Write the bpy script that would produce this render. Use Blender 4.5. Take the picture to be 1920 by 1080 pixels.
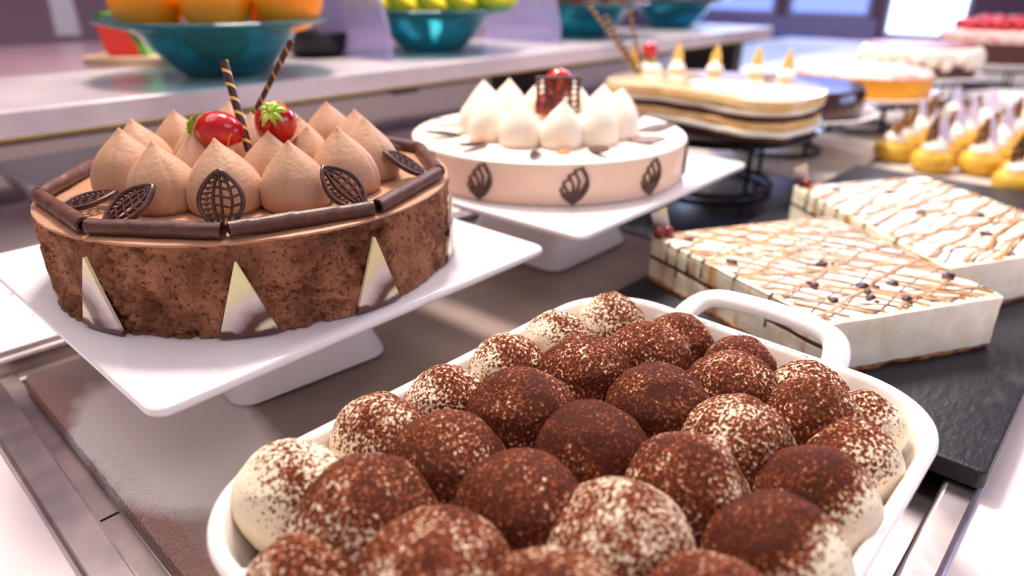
import bpy, bmesh, math, random
from math import sin, cos, pi, radians, sqrt, atan2, hypot
from mathutils import Vector, Matrix, noise
random.seed(7)
for o in list(bpy.data.objects): bpy.data.objects.remove(o, do_unlink=True)
SC = bpy.context.scene
COL = SC.collection
# ------------------------------------------------------------------ camera
# world X runs along the buffet, Y across it towards the wall shelf, z=0 is the top of the stone tray in the cold well
CAMZ, PITCH, HEAD, FPX = 0.2411, radians(24.3), radians(42.94), 1287.0
cd = bpy.data.cameras.new('camera'); cam = bpy.data.objects.new('camera', cd); COL.objects.link(cam)
cam.location = (0, 0, CAMZ); cam.rotation_euler = (pi/2-PITCH, 0, HEAD-pi/2)
cd.sensor_width = 36; cd.lens = FPX/1920*36; cd.clip_start = 0.01; cd.clip_end = 60
cd.dof.use_dof = True; cd.dof.focus_distance = 0.335; cd.dof.aperture_fstop = 4.5
SC.camera = cam
# ------------------------------------------------------------------ light
SC.view_settings.view_transform = 'Standard'; SC.view_settings.look = 'None'
SC.view_settings.exposure = 0.6; SC.view_settings.gamma = 1.0; SC.view_settings.use_curve_mapping = False
wd = bpy.data.worlds.new('world'); SC.world = wd; wd.use_nodes = True
bg = wd.node_tree.nodes['Background']; bg.inputs[0].default_value = (0.95, 0.88, 0.90, 1); bg.inputs[1].default_value = 0.34
def area(name, loc, target, size, power, col, size_y=None):
    l = bpy.data.lights.new(name, 'AREA'); l.energy = power; l.color = col; l.size = size
    if size_y: l.shape = 'RECTANGLE'; l.size_y = size_y
    o = bpy.data.objects.new(name, l); COL.objects.link(o); o.location = loc
    o.rotation_euler = (Vector(target)-Vector(loc)).to_track_quat('-Z', 'Y').to_euler(); return o
area('ceiling_spot_light', (0.70, 0.95, 1.45), (0.32, 0.35, 0.0), 0.30, 25, (1.0, 0.91, 0.80))
area('overhead_fill', (0.0, 0.9, 1.7), (0.2, 0.35, 0.0), 1.5, 13, (1.0, 0.95, 0.94))  # added fill, like the next two, to brighten the buffet and tray reflections
area('overhead_fill_near', (0.2, -0.9, 1.7), (0.3, 0.2, 0.0), 1.0, 7, (1.0, 0.95, 0.95))
area('overhead_fill_far', (1.8, 0.6, 1.7), (1.5, 0.4, 0.0), 1.0, 24, (1.0, 0.93, 0.9))
area('window_daylight', (5.3, 2.0, 1.2), (0.9, 0.3, 0.0), 1.8, 34, (0.5, 0.64, 1.0), 0.7)
area('side_window_daylight', (2.2, -1.6, 0.55), (0.8, 0.2, 0.0), 1.2, 9, (0.42, 0.55, 1.0), 0.6)

# ------------------------------------------------------------------ helpers
def V2L(c):
    def f(x):
        x /= 255.0
        return x/12.92 if x <= 0.04045 else ((x+0.055)/1.055)**2.4
    return (f(c[0]), f(c[1]), f(c[2]), 1)
def at(x, y, z):
    """ground point seen at a photograph position, on the real plane of height z"""
    u = (x-960)/FPX; v = (y-540)/FPX
    f = cos(PITCH)-v*sin(PITCH); d = -sin(PITCH)-v*cos(PITCH); t = (z-CAMZ)/d
    X, Y = t*u, t*f; s, c = sin(HEAD), cos(HEAD)
    return Vector((X*s+Y*c, -X*c+Y*s, z))
class MB:
    def __init__(s): s.v = []; s.f = []; s.attr = []
    def add(s, vs, fs, M=None):
        n = len(s.v)
        for p in vs:
            p = Vector(p); s.v.append(M @ p if M else p)
        s.f += [tuple(i+n for i in q) for q in fs]; return s
    def box(s, a, b, M=None):
        x0, y0, z0 = a; x1, y1, z1 = b
        return s.add([(x0,y0,z0),(x1,y0,z0),(x1,y1,z0),(x0,y1,z0),(x0,y0,z1),(x1,y0,z1),(x1,y1,z1),(x0,y1,z1)],
                     [(0,3,2,1),(4,5,6,7),(0,1,5,4),(1,2,6,5),(2,3,7,6),(3,0,4,7)], M)
    def loft(s, rings, caps=(True, True), M=None, closed=False):
        n = len(rings[0]); vs = [p for r in rings for p in r]; fs = []
        m = len(rings)
        for i in range(m if closed else m-1):
            k = (i+1) % m
            for j in range(n):
                fs.append((i*n+j, i*n+(j+1)%n, k*n+(j+1)%n, k*n+j))
        if not closed:
            if caps[0]: fs.append(tuple(range(n-1, -1, -1)))
            if caps[1]: fs.append(tuple((m-1)*n+j for j in range(n)))
        return s.add(vs, fs, M)
    def lathe(s, prof, n=48, M=None, wob=None):
        rings = []
        for r, z in prof:
            rings.append([((r+(wob(2*pi*k/n, z, r) if wob else 0))*cos(2*pi*k/n), (r+(wob(2*pi*k/n, z, r) if wob else 0))*sin(2*pi*k/n), z) for k in range(n)])
        return s.loft(rings, (prof[0][0] > 1e-6, prof[-1][0] > 1e-6) if True else None, M)
    def tube(s, pts, r, n=10, closed=False, M=None, flat=1.0, up=Vector((0,0,1))):
        pts = [Vector(p) for p in pts]; m = len(pts); rings = []
        for i, p in enumerate(pts):
            a = pts[(i-1) % m] if (closed or i > 0) else p
            b = pts[(i+1) % m] if (closed or i < m-1) else p
            t = (b-a).normalized(); x = t.cross(up)
            if x.length < 1e-4: x = t.cross(Vector((1,0,0)))
            x.normalize(); y = x.cross(t).normalized()
            rr = r[i] if isinstance(r, (list, tuple)) else r
            rings.append([p + x*(rr*cos(2*pi*k/n)) + y*(rr*flat*sin(2*pi*k/n)) for k in range(n)])
        return s.loft(rings, (True, True), M, closed)
    def sphere(s, c, r, n=16, m=10, M=None, fn=None):
        vs = []; fs = []
        for i in range(m+1):
            ph = pi*i/m
            for k in range(n):
                d = Vector((sin(ph)*cos(2*pi*k/n), sin(ph)*sin(2*pi*k/n), cos(ph)))
                q = fn(d) if fn else Vector((d.x*r, d.y*r, d.z*r)) if not isinstance(r, tuple) else Vector((d.x*r[0], d.y*r[1], d.z*r[2]))
                vs.append(Vector(c)+q)
        for i in range(m):
            for k in range(n):
                fs.append((i*n+k, (i+1)*n+k, (i+1)*n+(k+1)%n, i*n+(k+1)%n))
        return s.add(vs, fs, M)
    def mesh(s, name, smooth=40):
        me = bpy.data.meshes.new(name); me.from_pydata([tuple(p) for p in s.v], [], s.f)
        bm = bmesh.new(); bm.from_mesh(me); bmesh.ops.remove_doubles(bm, verts=bm.verts, dist=1e-6)
        bmesh.ops.recalc_face_normals(bm, faces=bm.faces); bm.to_mesh(me); bm.free()
        if smooth:
            for p in me.polygons: p.use_smooth = True
            me.set_sharp_from_angle(angle=radians(smooth))
        me.update(); return me
def tag(o, label=None, cat=None, group=None, kind=None):
    if label: o['label'] = label
    if cat: o['category'] = cat
    if group: o['group'] = group
    if kind: o['kind'] = kind
    return o
def obj(name, mb, mat, parent=None, smooth=40, loc=(0,0,0), rot=None, bevel=None, sub=0):
    me = mb if isinstance(mb, bpy.types.Mesh) else mb.mesh(name, smooth)
    if mat is not None and not me.materials: me.materials.append(mat)
    o = bpy.data.objects.new(name, me); COL.objects.link(o); o.location = loc
    if rot is not None:
        if isinstance(rot, Matrix): o.rotation_euler = rot.to_euler()
        else: o.rotation_euler = rot
    if parent: o.parent = parent
    if bevel:
        m = o.modifiers.new('b', 'BEVEL'); m.width = bevel; m.segments = 3; m.limit_method = 'ANGLE'
    if sub:
        m = o.modifiers.new('s', 'SUBSURF'); m.levels = sub; m.render_levels = sub
    return o
def thing(name, label, cat, loc=(0,0,0), rz=0, group=None):
    o = bpy.data.objects.new(name, None); COL.objects.link(o); o.empty_display_size = 0.02
    o.location = loc; o.rotation_euler = (0, 0, rz); tag(o, label, cat, group); return o
def struct(name, mb, mat, **k):
    o = obj(name, mb, mat, **k); o['kind'] = 'structure'; return o
def kids(o): return [c for c in bpy.data.objects if c.parent is o]
def copy_tree(o, parent=None):
    c = o.copy(); COL.objects.link(c); c.parent = parent
    for ch in kids(o): copy_tree(ch, c)
    return c
def fb(p, sc, o=4): return noise.fractal(Vector(p)*sc, 1.0, 2.0, o)
def rrect(w, d, r, n=8, cx=0, cy=0):
    out = []
    for (sx, sy, a0) in ((1,1,0),(-1,1,pi/2),(-1,-1,pi),(1,-1,3*pi/2)):
        for k in range(n+1):
            a = a0+pi/2*k/n
            out.append((cx+sx*(w/2-r)+r*cos(a), cy+sy*(d/2-r)+r*sin(a)))
    return out
# ------------------------------------------------------------------ materials
def mat(name, col, rough=0.5, metal=0, spec=0.5, sss=0, sssr=None, trans=0, ior=1.45, emit=None, es=0, coat=0, bump=None, noise_col=None):
    m = bpy.data.materials.new(name); m.use_nodes = True; nt = m.node_tree; b = nt.nodes['Principled BSDF']
    b.inputs['Base Color'].default_value = V2L(col); b.inputs['Roughness'].default_value = rough; b.inputs['Metallic'].default_value = metal
    b.inputs['Specular IOR Level'].default_value = spec; b.inputs['IOR'].default_value = ior; b.inputs['Transmission Weight'].default_value = trans
    b.inputs['Coat Weight'].default_value = coat
    if sss:
        b.inputs['Subsurface Weight'].default_value = sss; b.inputs['Subsurface Radius'].default_value = sssr or (1, .5, .3); b.inputs['Subsurface Scale'].default_value = 0.004
    if emit:
        b.inputs['Emission Color'].default_value = V2L(emit); b.inputs['Emission Strength'].default_value = es
    tc = nt.nodes.new('ShaderNodeTexCoord')
    if noise_col:   # (colour2, scale, lo, hi[, stretch])
        c2, sc, lo, hi = noise_col[:4]
        n = nt.nodes.new('ShaderNodeTexNoise'); n.inputs['Scale'].default_value = sc; n.inputs['Detail'].default_value = 5
        if len(noise_col) > 4:
            mp = nt.nodes.new('ShaderNodeMapping'); mp.inputs['Scale'].default_value = noise_col[4]
            nt.links.new(tc.outputs['Object'], mp.inputs[0]); nt.links.new(mp.outputs[0], n.inputs['Vector'])
        else: nt.links.new(tc.outputs['Object'], n.inputs['Vector'])
        r = nt.nodes.new('ShaderNodeMapRange'); r.inputs[1].default_value = lo; r.inputs[2].default_value = hi
        mx = nt.nodes.new('ShaderNodeMix'); mx.data_type = 'RGBA'; mx.inputs[6].default_value = V2L(col); mx.inputs[7].default_value = V2L(c2)
        nt.links.new(n.outputs[0], r.inputs[0]); nt.links.new(r.outputs[0], mx.inputs[0]); nt.links.new(mx.outputs[2], b.inputs['Base Color'])
    if bump:        # (scale, distance, detail[, stretch])
        n = nt.nodes.new('ShaderNodeTexNoise'); n.inputs['Scale'].default_value = bump[0]; n.inputs['Detail'].default_value = bump[2]
        if len(bump) > 3:
            mp = nt.nodes.new('ShaderNodeMapping'); mp.inputs['Scale'].default_value = bump[3]
            nt.links.new(tc.outputs['Object'], mp.inputs[0]); nt.links.new(mp.outputs[0], n.inputs['Vector'])
        else: nt.links.new(tc.outputs['Object'], n.inputs['Vector'])
        bu = nt.nodes.new('ShaderNodeBump'); bu.inputs['Distance'].default_value = bump[1]; bu.inputs['Strength'].default_value = 1
        nt.links.new(n.outputs[0], bu.inputs['Height']); nt.links.new(bu.outputs[0], b.inputs['Normal'])
    return m
M = {}
M['porcelain'] = mat('white_porcelain', (240, 234, 236), 0.12, spec=0.5)
M['dish'] = mat('glazed_stoneware', (247, 240, 236), 0.1, coat=0.3)
M['steel'] = mat('brushed_steel', (214, 200, 194), 0.3, metal=1, bump=(160, 0.00004, 3), noise_col=((160, 148, 150), 24, .35, .7))
M['steel_dark'] = mat('dark_steel', (70, 66, 70), 0.35, metal=0.8)
M['well'] = mat('well_inside', (30, 28, 32), 0.4, metal=0.4)
M['counter'] = mat('white_counter', (235, 222, 222), 0.25, noise_col=((226, 212, 212), 6, .4, .6))
def tray_mat():
    m = mat('stone_tray', (138, 118, 110), .3, spec=.55, bump=(70, .0005, 6)); nt = m.node_tree; b = nt.nodes['Principled BSDF']; tc = nt.nodes['Texture Coordinate']
    L = nt.links.new
    def N(t, **k):
        n = nt.nodes.new(t)
        for a, v in k.items(): setattr(n, a, v)
        return n
    def mathn(op, a, b_=None, c=None):
        n = N('ShaderNodeMath', operation=op)
        for i, v in enumerate((a, b_, c)):
            if v is None: continue
            if isinstance(v, (int, float)): n.inputs[i].default_value = v
            else: L(v, n.inputs[i])
        return n.outputs[0]
    n1 = N('ShaderNodeTexNoise'); n1.inputs['Scale'].default_value = 20; n1.inputs['Detail'].default_value = 4; L(tc.outputs['Object'], n1.inputs['Vector'])
    n2 = N('ShaderNodeTexNoise'); n2.inputs['Scale'].default_value = 7; n2.inputs['Detail'].default_value = 6; L(tc.outputs['Object'], n2.inputs['Vector'])
    sp = N('ShaderNodeSeparateXYZ'); L(tc.outputs['Object'], sp.inputs[0])
    # glare on a wet patch, painted as pale colour near the tray's left end
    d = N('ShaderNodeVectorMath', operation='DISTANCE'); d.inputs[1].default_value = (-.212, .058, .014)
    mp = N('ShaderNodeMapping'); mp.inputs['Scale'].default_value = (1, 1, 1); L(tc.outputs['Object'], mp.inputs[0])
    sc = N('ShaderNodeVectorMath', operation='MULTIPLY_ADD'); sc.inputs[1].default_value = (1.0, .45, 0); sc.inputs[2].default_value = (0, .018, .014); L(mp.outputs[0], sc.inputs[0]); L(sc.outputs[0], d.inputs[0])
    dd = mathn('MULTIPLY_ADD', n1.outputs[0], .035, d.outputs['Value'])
    wet_glare = N('ShaderNodeMapRange'); wet_glare.inputs[1].default_value = .066; wet_glare.inputs[2].default_value = .057; L(dd, wet_glare.inputs[0])
    # leathery rough margin along the left edge
    ed = mathn('MULTIPLY_ADD', n1.outputs[0], -.02, sp.outputs[0])
    marg = N('ShaderNodeMapRange'); marg.inputs[1].default_value = -.248; marg.inputs[2].default_value = -.255; L(ed, marg.inputs[0])
    mx0 = N('ShaderNodeMix', data_type='RGBA'); mx0.inputs[6].default_value = V2L((168, 148, 138)); mx0.inputs[7].default_value = V2L((126, 108, 100))
    r0 = N('ShaderNodeMapRange'); r0.inputs[1].default_value = .38; r0.inputs[2].default_value = .66; L(n2.outputs[0], r0.inputs[0]); L(r0.outputs[0], mx0.inputs[0])
    mx1 = N('ShaderNodeMix', data_type='RGBA'); mx1.inputs[7].default_value = V2L((158, 122, 112)); L(marg.outputs[0], mx1.inputs[0]); L(mx0.outputs[2], mx1.inputs[6])
    mx2 = N('ShaderNodeMix', data_type='RGBA'); mx2.inputs[7].default_value = V2L((226, 216, 212)); L(wet_glare.outputs[0], mx2.inputs[0]); L(mx1.outputs[2], mx2.inputs[6])
    L(mx2.outputs[2], b.inputs['Base Color'])
    ro = mathn('MULTIPLY_ADD', marg.outputs[0], .05, .36); L(ro, b.inputs['Roughness'])
    # pitted grain on the margin
    v = N('ShaderNodeTexVoronoi'); v.inputs['Scale'].default_value = 480; L(tc.outputs['Object'], v.inputs['Vector'])
    h = mathn('MULTIPLY', v.outputs['Distance'], marg.outputs[0])
    h = mathn('MULTIPLY_ADD', n2.outputs[0], .6, h)
    bu = nt.nodes['Bump']; bu.inputs['Distance'].default_value = .0009; L(h, bu.inputs['Height'])
    return m
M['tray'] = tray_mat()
M['slate'] = mat('black_slate', (34, 33, 40), 0.42, bump=(120, 0.0006, 8, (1, 2, 1)), noise_col=((64, 62, 66), 45, .56, .8))
M['wetslate'] = mat('wet_dark_board', (22, 22, 34), 0.12, spec=0.8, bump=(260, 0.0006, 3))
M['palestone'] = mat('pale_stone', (214, 204, 196), 0.3, bump=(60, 0.0005, 5), noise_col=((190, 180, 174), 9, .4, .65))
M['shelfstone'] = mat('shelf_stone', (200, 188, 192), 0.2, noise_col=((170, 158, 164), 5, .4, .6))
M['mousse_top'] = mat('chocolate_mousse_glaze', (190, 142, 112), 0.42, sss=.15, bump=(500, 0.0002, 3), noise_col=((178, 128, 98), 40, .4, .7))
M['kiss'] = mat('chocolate_cream', (198, 154, 124), 0.5, sss=.3, sssr=(1, .5, .3), bump=(420, 0.0004, 6), noise_col=((186, 140, 108), 60, .4, .7))
M['darkchoc'] = mat('dark_chocolate', (74, 42, 36), 0.33, spec=0.5, bump=(700, 0.00012, 3), noise_col=((92, 56, 48), 120, .45, .7))
M['roll'] = mat('chocolate_roll', (86, 50, 42), 0.42, bump=(500, 0.0002, 4, (1, 1, 1)), noise_col=((112, 70, 58), 160, .5, .8))
M['strawberry'] = mat('strawberry_flesh', (190, 14, 22), 0.18, sss=.25, sssr=(1, .2, .1), coat=.4, bump=(300, .0003, 2), noise_col=((160, 8, 18), 80, .4, .7))
M['seed'] = mat('strawberry_seed', (226, 160, 60), 0.4)
M['calyx'] = mat('strawberry_leaf', (150, 196, 60), 0.45, noise_col=((210, 220, 110), 150, .4, .7))
M['kiss_cream'] = mat('pale_meringue', (255, 238, 220), 0.5, sss=.35, sssr=(1, .6, .4), bump=(500, .0002, 3))
M['peach'] = mat('peach_mousse', (252, 216, 192), 0.35, sss=.2, bump=(300, .0001, 3), noise_col=((244, 206, 186), 20, .4, .7))
M['peach_top'] = mat('cream_glaze', (255, 236, 222), 0.4, sss=.2)
M['orange_jam'] = mat('orange_jelly', (240, 140, 60), 0.25)
M['cheese'] = mat('white_cream_cheese', (255, 248, 230), 0.45, sss=.25, bump=(350, .0002, 4), noise_col=((246, 230, 192), 35, .45, .75))
M['cheese_cut'] = mat('cut_cream_face', (250, 242, 226), 0.5, sss=.25, bump=(160, .0006, 5), noise_col=((238, 224, 200), 50, .4, .7))
M['drizzle'] = mat('caramel_drizzle', (88, 36, 12), 0.3, noise_col=((54, 18, 10), 60, .42, .6))
M['drizzle_pale'] = mat('soaked_caramel', (214, 160, 100), 0.35, noise_col=((170, 104, 52), 80, .4, .7))
M['sponge_brown'] = mat('brown_sponge', (88, 48, 38), 0.7, bump=(400, .0008, 4))
M['sponge_yellow'] = mat('yellow_sponge', (232, 186, 116), 0.7, bump=(400, .0008, 4), noise_col=((246, 216, 160), 40, .4, .7))
M['biscuit'] = mat('biscuit_base', (184, 124, 70), 0.7, bump=(400, .001, 4), noise_col=((120, 70, 40), 120, .45, .6))
M['blob'] = mat('dark_syrup', (64, 22, 20), .22, spec=.3)
M['cherry'] = mat('glazed_cherry', (130, 6, 18), 0.1, coat=.6)
M['white_choc'] = mat('white_chocolate', (248, 214, 122), 0.3, sss=.2)
M['cream'] = mat('whipped_cream', (255, 248, 236), 0.5, sss=.3)
M['glazebrown'] = mat('glossy_chocolate', (66, 28, 30), 0.08, coat=.5)
M['caramel_glaze'] = mat('caramel_mirror_glaze', (232, 190, 140), 0.1, coat=.6, noise_col=((244, 216, 180), 14, .4, .6))
M['orange_cake'] = mat('orange_sponge', (246, 170, 30), 0.4, noise_col=((226, 140, 10), 30, .4, .7))
M['pinkcream'] = mat('pink_white_cream', (250, 214, 206), 0.5, noise_col=((224, 150, 146), 60, .45, .65))
M['redtop'] = mat('red_glaze', (150, 40, 36), 0.35, noise_col=((226, 160, 140), 45, .56, .68))
M['berry'] = mat('red_berry', (190, 20, 40), 0.2, coat=.3)
M['blackwire'] = mat('black_wire', (20, 18, 22), 0.3, metal=.3)
M['teal'] = mat('teal_glass', (64, 164, 182), 0.06, trans=.86, ior=1.25, coat=.3)
M['orange'] = mat('orange_peel', (250, 150, 4), 0.35, bump=(260, .0006, 2), noise_col=((246, 136, 6), 8, .4, .7))
M['banana'] = mat('banana_peel', (226, 200, 24), 0.4, noise_col=((176, 190, 30), 14, .4, .7))
M['bananatip'] = mat('banana_tip', (84, 66, 26), 0.6)
M['apple'] = mat('red_apple', (200, 60, 50), 0.25, noise_col=((240, 140, 110), 20, .4, .7))
M['peachfruit'] = mat('peach_skin', (226, 120, 70), 0.5, noise_col=((200, 80, 60), 20, .4, .7))
M['choux'] = mat('choux_pastry', (232, 184, 66), 0.5, bump=(120, .0015, 4), noise_col=((206, 150, 40), 50, .4, .7))
M['choux_pale'] = mat('custard', (244, 214, 130), 0.4)
M['nut'] = mat('nut_shard', (196, 150, 96), 0.5, noise_col=((96, 54, 50), 120, .45, .55))
M['lilac'] = mat('pale_lilac_chocolate', (222, 212, 244), 0.3)
M['wall_mauve'] = mat('mauve_wall', (150, 116, 132), 0.7, noise_col=((138, 104, 120), 2, .4, .6))
M['wall_brown'] = mat('brown_wall', (140, 92, 84), 0.6)
M['floor'] = mat('dark_floor', (74, 62, 74), 0.35)
M['ceiling'] = mat('pale_ceiling', (240, 232, 236), 0.8)
M['pinkcounter'] = mat('pink_stone_counter', (196, 160, 170), 0.25, noise_col=((180, 144, 158), 3, .4, .6))
M['blue'] = mat('blue_upholstery', (40, 90, 170), 0.5)
M['darkchair'] = mat('dark_chair', (34, 34, 48), 0.4)
M['whitecloth'] = mat('white_tablecloth', (214, 216, 245), 0.35)
M['lilacwall'] = mat('pale_lilac_wall', (196, 186, 226), 0.5)
M['shelf_shade'] = mat('shelf_shade_brown', (96, 84, 84), 0.4)  # brown-grey standing for shade under the shelf
M['frame'] = mat('window_frame_white', (210, 214, 235), 0.4)
M['pane'] = mat('daylit_window_pane', (240, 246, 255), 0.1, emit=(225, 236, 255), es=2.0)
M['pane_blue'] = mat('hazy_blue_pane', (150, 170, 240), 0.1, emit=(150, 172, 255), es=.75)
M['card'] = mat('white_card', (226, 220, 236), 0.5)
M['melon_red'] = mat('watermelon_flesh', (226, 60, 50), 0.35)
M['melon_green'] = mat('watermelon_rind', (40, 110, 40), 0.35, noise_col=((120, 170, 60), 60, .5, .55))
M['board'] = mat('wooden_board', (206, 172, 140), 0.5)
M['yellowtrim'] = mat('brass_trim', (214, 186, 110), 0.35, metal=.6)
M['clear'] = mat('clear_screen_glass', (214, 208, 245), 0.05, trans=.72, ior=1.15)
M['crack'] = mat('dark_seam', (24, 16, 18), 0.6)
def cake_side_mat():
    m = mat('rough_chocolate_side', (146, 98, 74), 0.7, spec=.3, bump=(330, .0022, 9))
    nt = m.node_tree; b = nt.nodes['Principled BSDF']; tc = nt.nodes['Texture Coordinate']
    def nz(sc, det, st=None):
        n = nt.nodes.new('ShaderNodeTexNoise'); n.inputs['Scale'].default_value = sc; n.inputs['Detail'].default_value = det; n.inputs['Roughness'].default_value = .65
        nt.links.new(tc.outputs['Object'], n.inputs['Vector']); return n
    a = nz(46, 9); c = nz(420, 8)
    r = nt.nodes.new('ShaderNodeValToRGB'); e = r.color_ramp.elements
    e[0].position = .40; e[0].color = V2L((116, 70, 46)); e[1].position = .60; e[1].color = V2L((168, 112, 82))
    nt.links.new(a.outputs[0], r.inputs[0])
    r2 = nt.nodes.new('ShaderNodeMapRange'); r2.inputs[1].default_value = .36; r2.inputs[2].default_value = .46
    nt.links.new(c.outputs[0], r2.inputs[0])
    mx = nt.nodes.new('ShaderNodeMix'); mx.data_type = 'RGBA'; mx.inputs[6].default_value = V2L((70, 36, 24))
    nt.links.new(r2.outputs[0], mx.inputs[0]); nt.links.new(r.outputs[0], mx.inputs[7]); nt.links.new(mx.outputs[2], b.inputs['Base Color'])
    return m
M['cakeside'] = cake_side_mat()
def marble_mat(name='marbled_chocolate', pos=(-.0135, 0, -.003), k=1.0):
    m = mat(name, (240, 220, 150), 0.25, coat=.3); nt = m.node_tree; b = nt.nodes['Principled BSDF']; tc = nt.nodes['Texture Coordinate']
    n = nt.nodes.new('ShaderNodeTexNoise'); n.inputs['Scale'].default_value = 110; n.inputs['Detail'].default_value = 2
    nt.links.new(tc.outputs['Object'], n.inputs['Vector'])
    d = nt.nodes.new('ShaderNodeVectorMath'); d.operation = 'DISTANCE'; d.inputs[1].default_value = pos; nt.links.new(tc.outputs['Object'], d.inputs[0])
    a = nt.nodes.new('ShaderNodeMath'); a.operation = 'MULTIPLY_ADD'; a.inputs[1].default_value = .006; nt.links.new(n.outputs[0], a.inputs[0]); nt.links.new(d.outputs['Value'], a.inputs[2])
    q = nt.nodes.new('ShaderNodeMapRange'); q.inputs[1].default_value = .003; q.inputs[2].default_value = .045*k; nt.links.new(a.outputs[0], q.inputs[0])
    r = nt.nodes.new('ShaderNodeValToRGB'); e = r.color_ramp.elements
    e[0].position = .0; e[0].color = V2L((230, 216, 200)); e[1].position = 1; e[1].color = V2L((250, 238, 176))
    for p, c in ((.2, (236, 224, 190)), (.265, (96, 52, 48)), (.35, (92, 50, 46)), (.41, (166, 140, 146)), (.53, (224, 208, 206)), (.66, (240, 226, 180)), (.82, (250, 238, 176))):
        x = e.new(p); x.color = V2L(c)
    nt.links.new(q.outputs[0], r.inputs[0])
    sp = nt.nodes.new('ShaderNodeSeparateXYZ'); nt.links.new(tc.outputs['Object'], sp.inputs[0])
    z = nt.nodes.new('ShaderNodeMath'); z.operation = 'MULTIPLY_ADD'; z.inputs[1].default_value = -.01; nt.links.new(n.outputs[0], z.inputs[0]); nt.links.new(sp.outputs[2], z.inputs[2])
    zr = nt.nodes.new('ShaderNodeMapRange'); zr.inputs[1].default_value = .0; zr.inputs[2].default_value = -.0025; nt.links.new(z.outputs[0], zr.inputs[0])
    mx = nt.nodes.new('ShaderNodeMix'); mx.data_type = 'RGBA'; mx.inputs[7].default_value = V2L((92, 50, 46)); nt.links.new(zr.outputs[0], mx.inputs[0]); nt.links.new(r.outputs[0], mx.inputs[6])
    nt.links.new(mx.outputs[2], b.inputs['Base Color']); return m
M['marble'] = marble_mat(k=1.08)
M['marble_b'] = marble_mat('marbled_chocolate_low', (.018, 0, .004), 1.25)
def cocoa_mat():
    m = mat('cocoa_dusted_cream', (255, 238, 208), 0.75, spec=.2, sss=.12, sssr=(1, .5, .25)); nt = m.node_tree; b = nt.nodes['Principled BSDF']; tc = nt.nodes['Texture Coordinate']
    at_ = nt.nodes.new('ShaderNodeAttribute'); at_.attribute_name = 'cocoa'
    n = nt.nodes.new('ShaderNodeTexNoise'); n.inputs['Scale'].default_value = 640; n.inputs['Detail'].default_value = 3.2; n.inputs['Roughness'].default_value = .62
    nt.links.new(tc.outputs['Object'], n.inputs['Vector'])
    n2 = nt.nodes.new('ShaderNodeTexNoise'); n2.inputs['Scale'].default_value = 1500; n2.inputs['Detail'].default_value = 2
    nt.links.new(tc.outputs['Object'], n2.inputs['Vector'])
    # value = (noise-0.5)*k + cov-0.5
    s = nt.nodes.new('ShaderNodeMath'); s.operation = 'MULTIPLY_ADD'; s.inputs[1].default_value = 3.0; s.inputs[2].default_value = -1.5-0.5
    nt.links.new(n.outputs[0], s.inputs[0])
    a = nt.nodes.new('ShaderNodeMath'); a.operation = 'ADD'; nt.links.new(s.outputs[0], a.inputs[0]); nt.links.new(at_.outputs['Fac'], a.inputs[1])
    c = nt.nodes.new('ShaderNodeMapRange'); c.inputs[1].default_value = -.07; c.inputs[2].default_value = .10; nt.links.new(a.outputs[0], c.inputs[0])
    d = nt.nodes.new('ShaderNodeMapRange'); d.inputs[1].default_value = .0; d.inputs[2].default_value = .52; nt.links.new(a.outputs[0], d.inputs[0])
    dark = nt.nodes.new('ShaderNodeMix'); dark.data_type = 'RGBA'; dark.inputs[6].default_value = V2L((170, 82, 36)); dark.inputs[7].default_value = V2L((74, 32, 18))
    nt.links.new(d.outputs[0], dark.inputs[0])
    mx = nt.nodes.new('ShaderNodeMix'); mx.data_type = 'RGBA'; mx.inputs[6].default_value = V2L((255, 238, 208)); nt.links.new(c.outputs[0], mx.inputs[0]); nt.links.new(dark.outputs[2], mx.inputs[7])
    nt.links.new(mx.outputs[2], b.inputs['Base Color'])
    h = nt.nodes.new('ShaderNodeMath'); h.operation = 'MULTIPLY_ADD'; h.inputs[1].default_value = 1.1; nt.links.new(n2.outputs[0], h.inputs[0]); nt.links.new(c.outputs[0], h.inputs[2])
    bu = nt.nodes.new('ShaderNodeBump'); bu.inputs['Distance'].default_value = .0007; bu.inputs['Strength'].default_value = 1; nt.links.new(h.outputs[0], bu.inputs['Height']); nt.links.new(bu.outputs[0], b.inputs['Normal'])
    return m
M['cocoa'] = cocoa_mat()
def stripe_mat(per=.0088, lo=.72, name='gold_striped_chocolate'):
    m = mat(name, (66, 34, 34), 0.3); nt = m.node_tree; b = nt.nodes['Principled BSDF']; tc = nt.nodes['Texture Coordinate']
    sp = nt.nodes.new('ShaderNodeSeparateXYZ'); nt.links.new(tc.outputs['Object'], sp.inputs[0])
    at2 = nt.nodes.new('ShaderNodeMath'); at2.operation = 'ARCTAN2'; nt.links.new(sp.outputs[1], at2.inputs[0]); nt.links.new(sp.outputs[0], at2.inputs[1])
    z = nt.nodes.new('ShaderNodeMath'); z.operation = 'MULTIPLY_ADD'; z.inputs[1].default_value = 2*pi/per; nt.links.new(sp.outputs[2], z.inputs[0]); nt.links.new(at2.outputs[0], z.inputs[2])
    s = nt.nodes.new('ShaderNodeMath'); s.operation = 'SINE'; nt.links.new(z.outputs[0], s.inputs[0])
    r = nt.nodes.new('ShaderNodeMapRange'); r.inputs[1].default_value = lo; r.inputs[2].default_value = lo+.06; nt.links.new(s.outputs[0], r.inputs[0])
    mx = nt.nodes.new('ShaderNodeMix'); mx.data_type = 'RGBA'; mx.inputs[6].default_value = V2L((66, 34, 34)); mx.inputs[7].default_value = V2L((240, 190, 90))
    nt.links.new(r.outputs[0], mx.inputs[0]); nt.links.new(mx.outputs[2], b.inputs['Base Color']); return m
M['stripe'] = stripe_mat(); M['dots'] = stripe_mat(.0095, .93, 'gold_dotted_chocolate')
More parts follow.
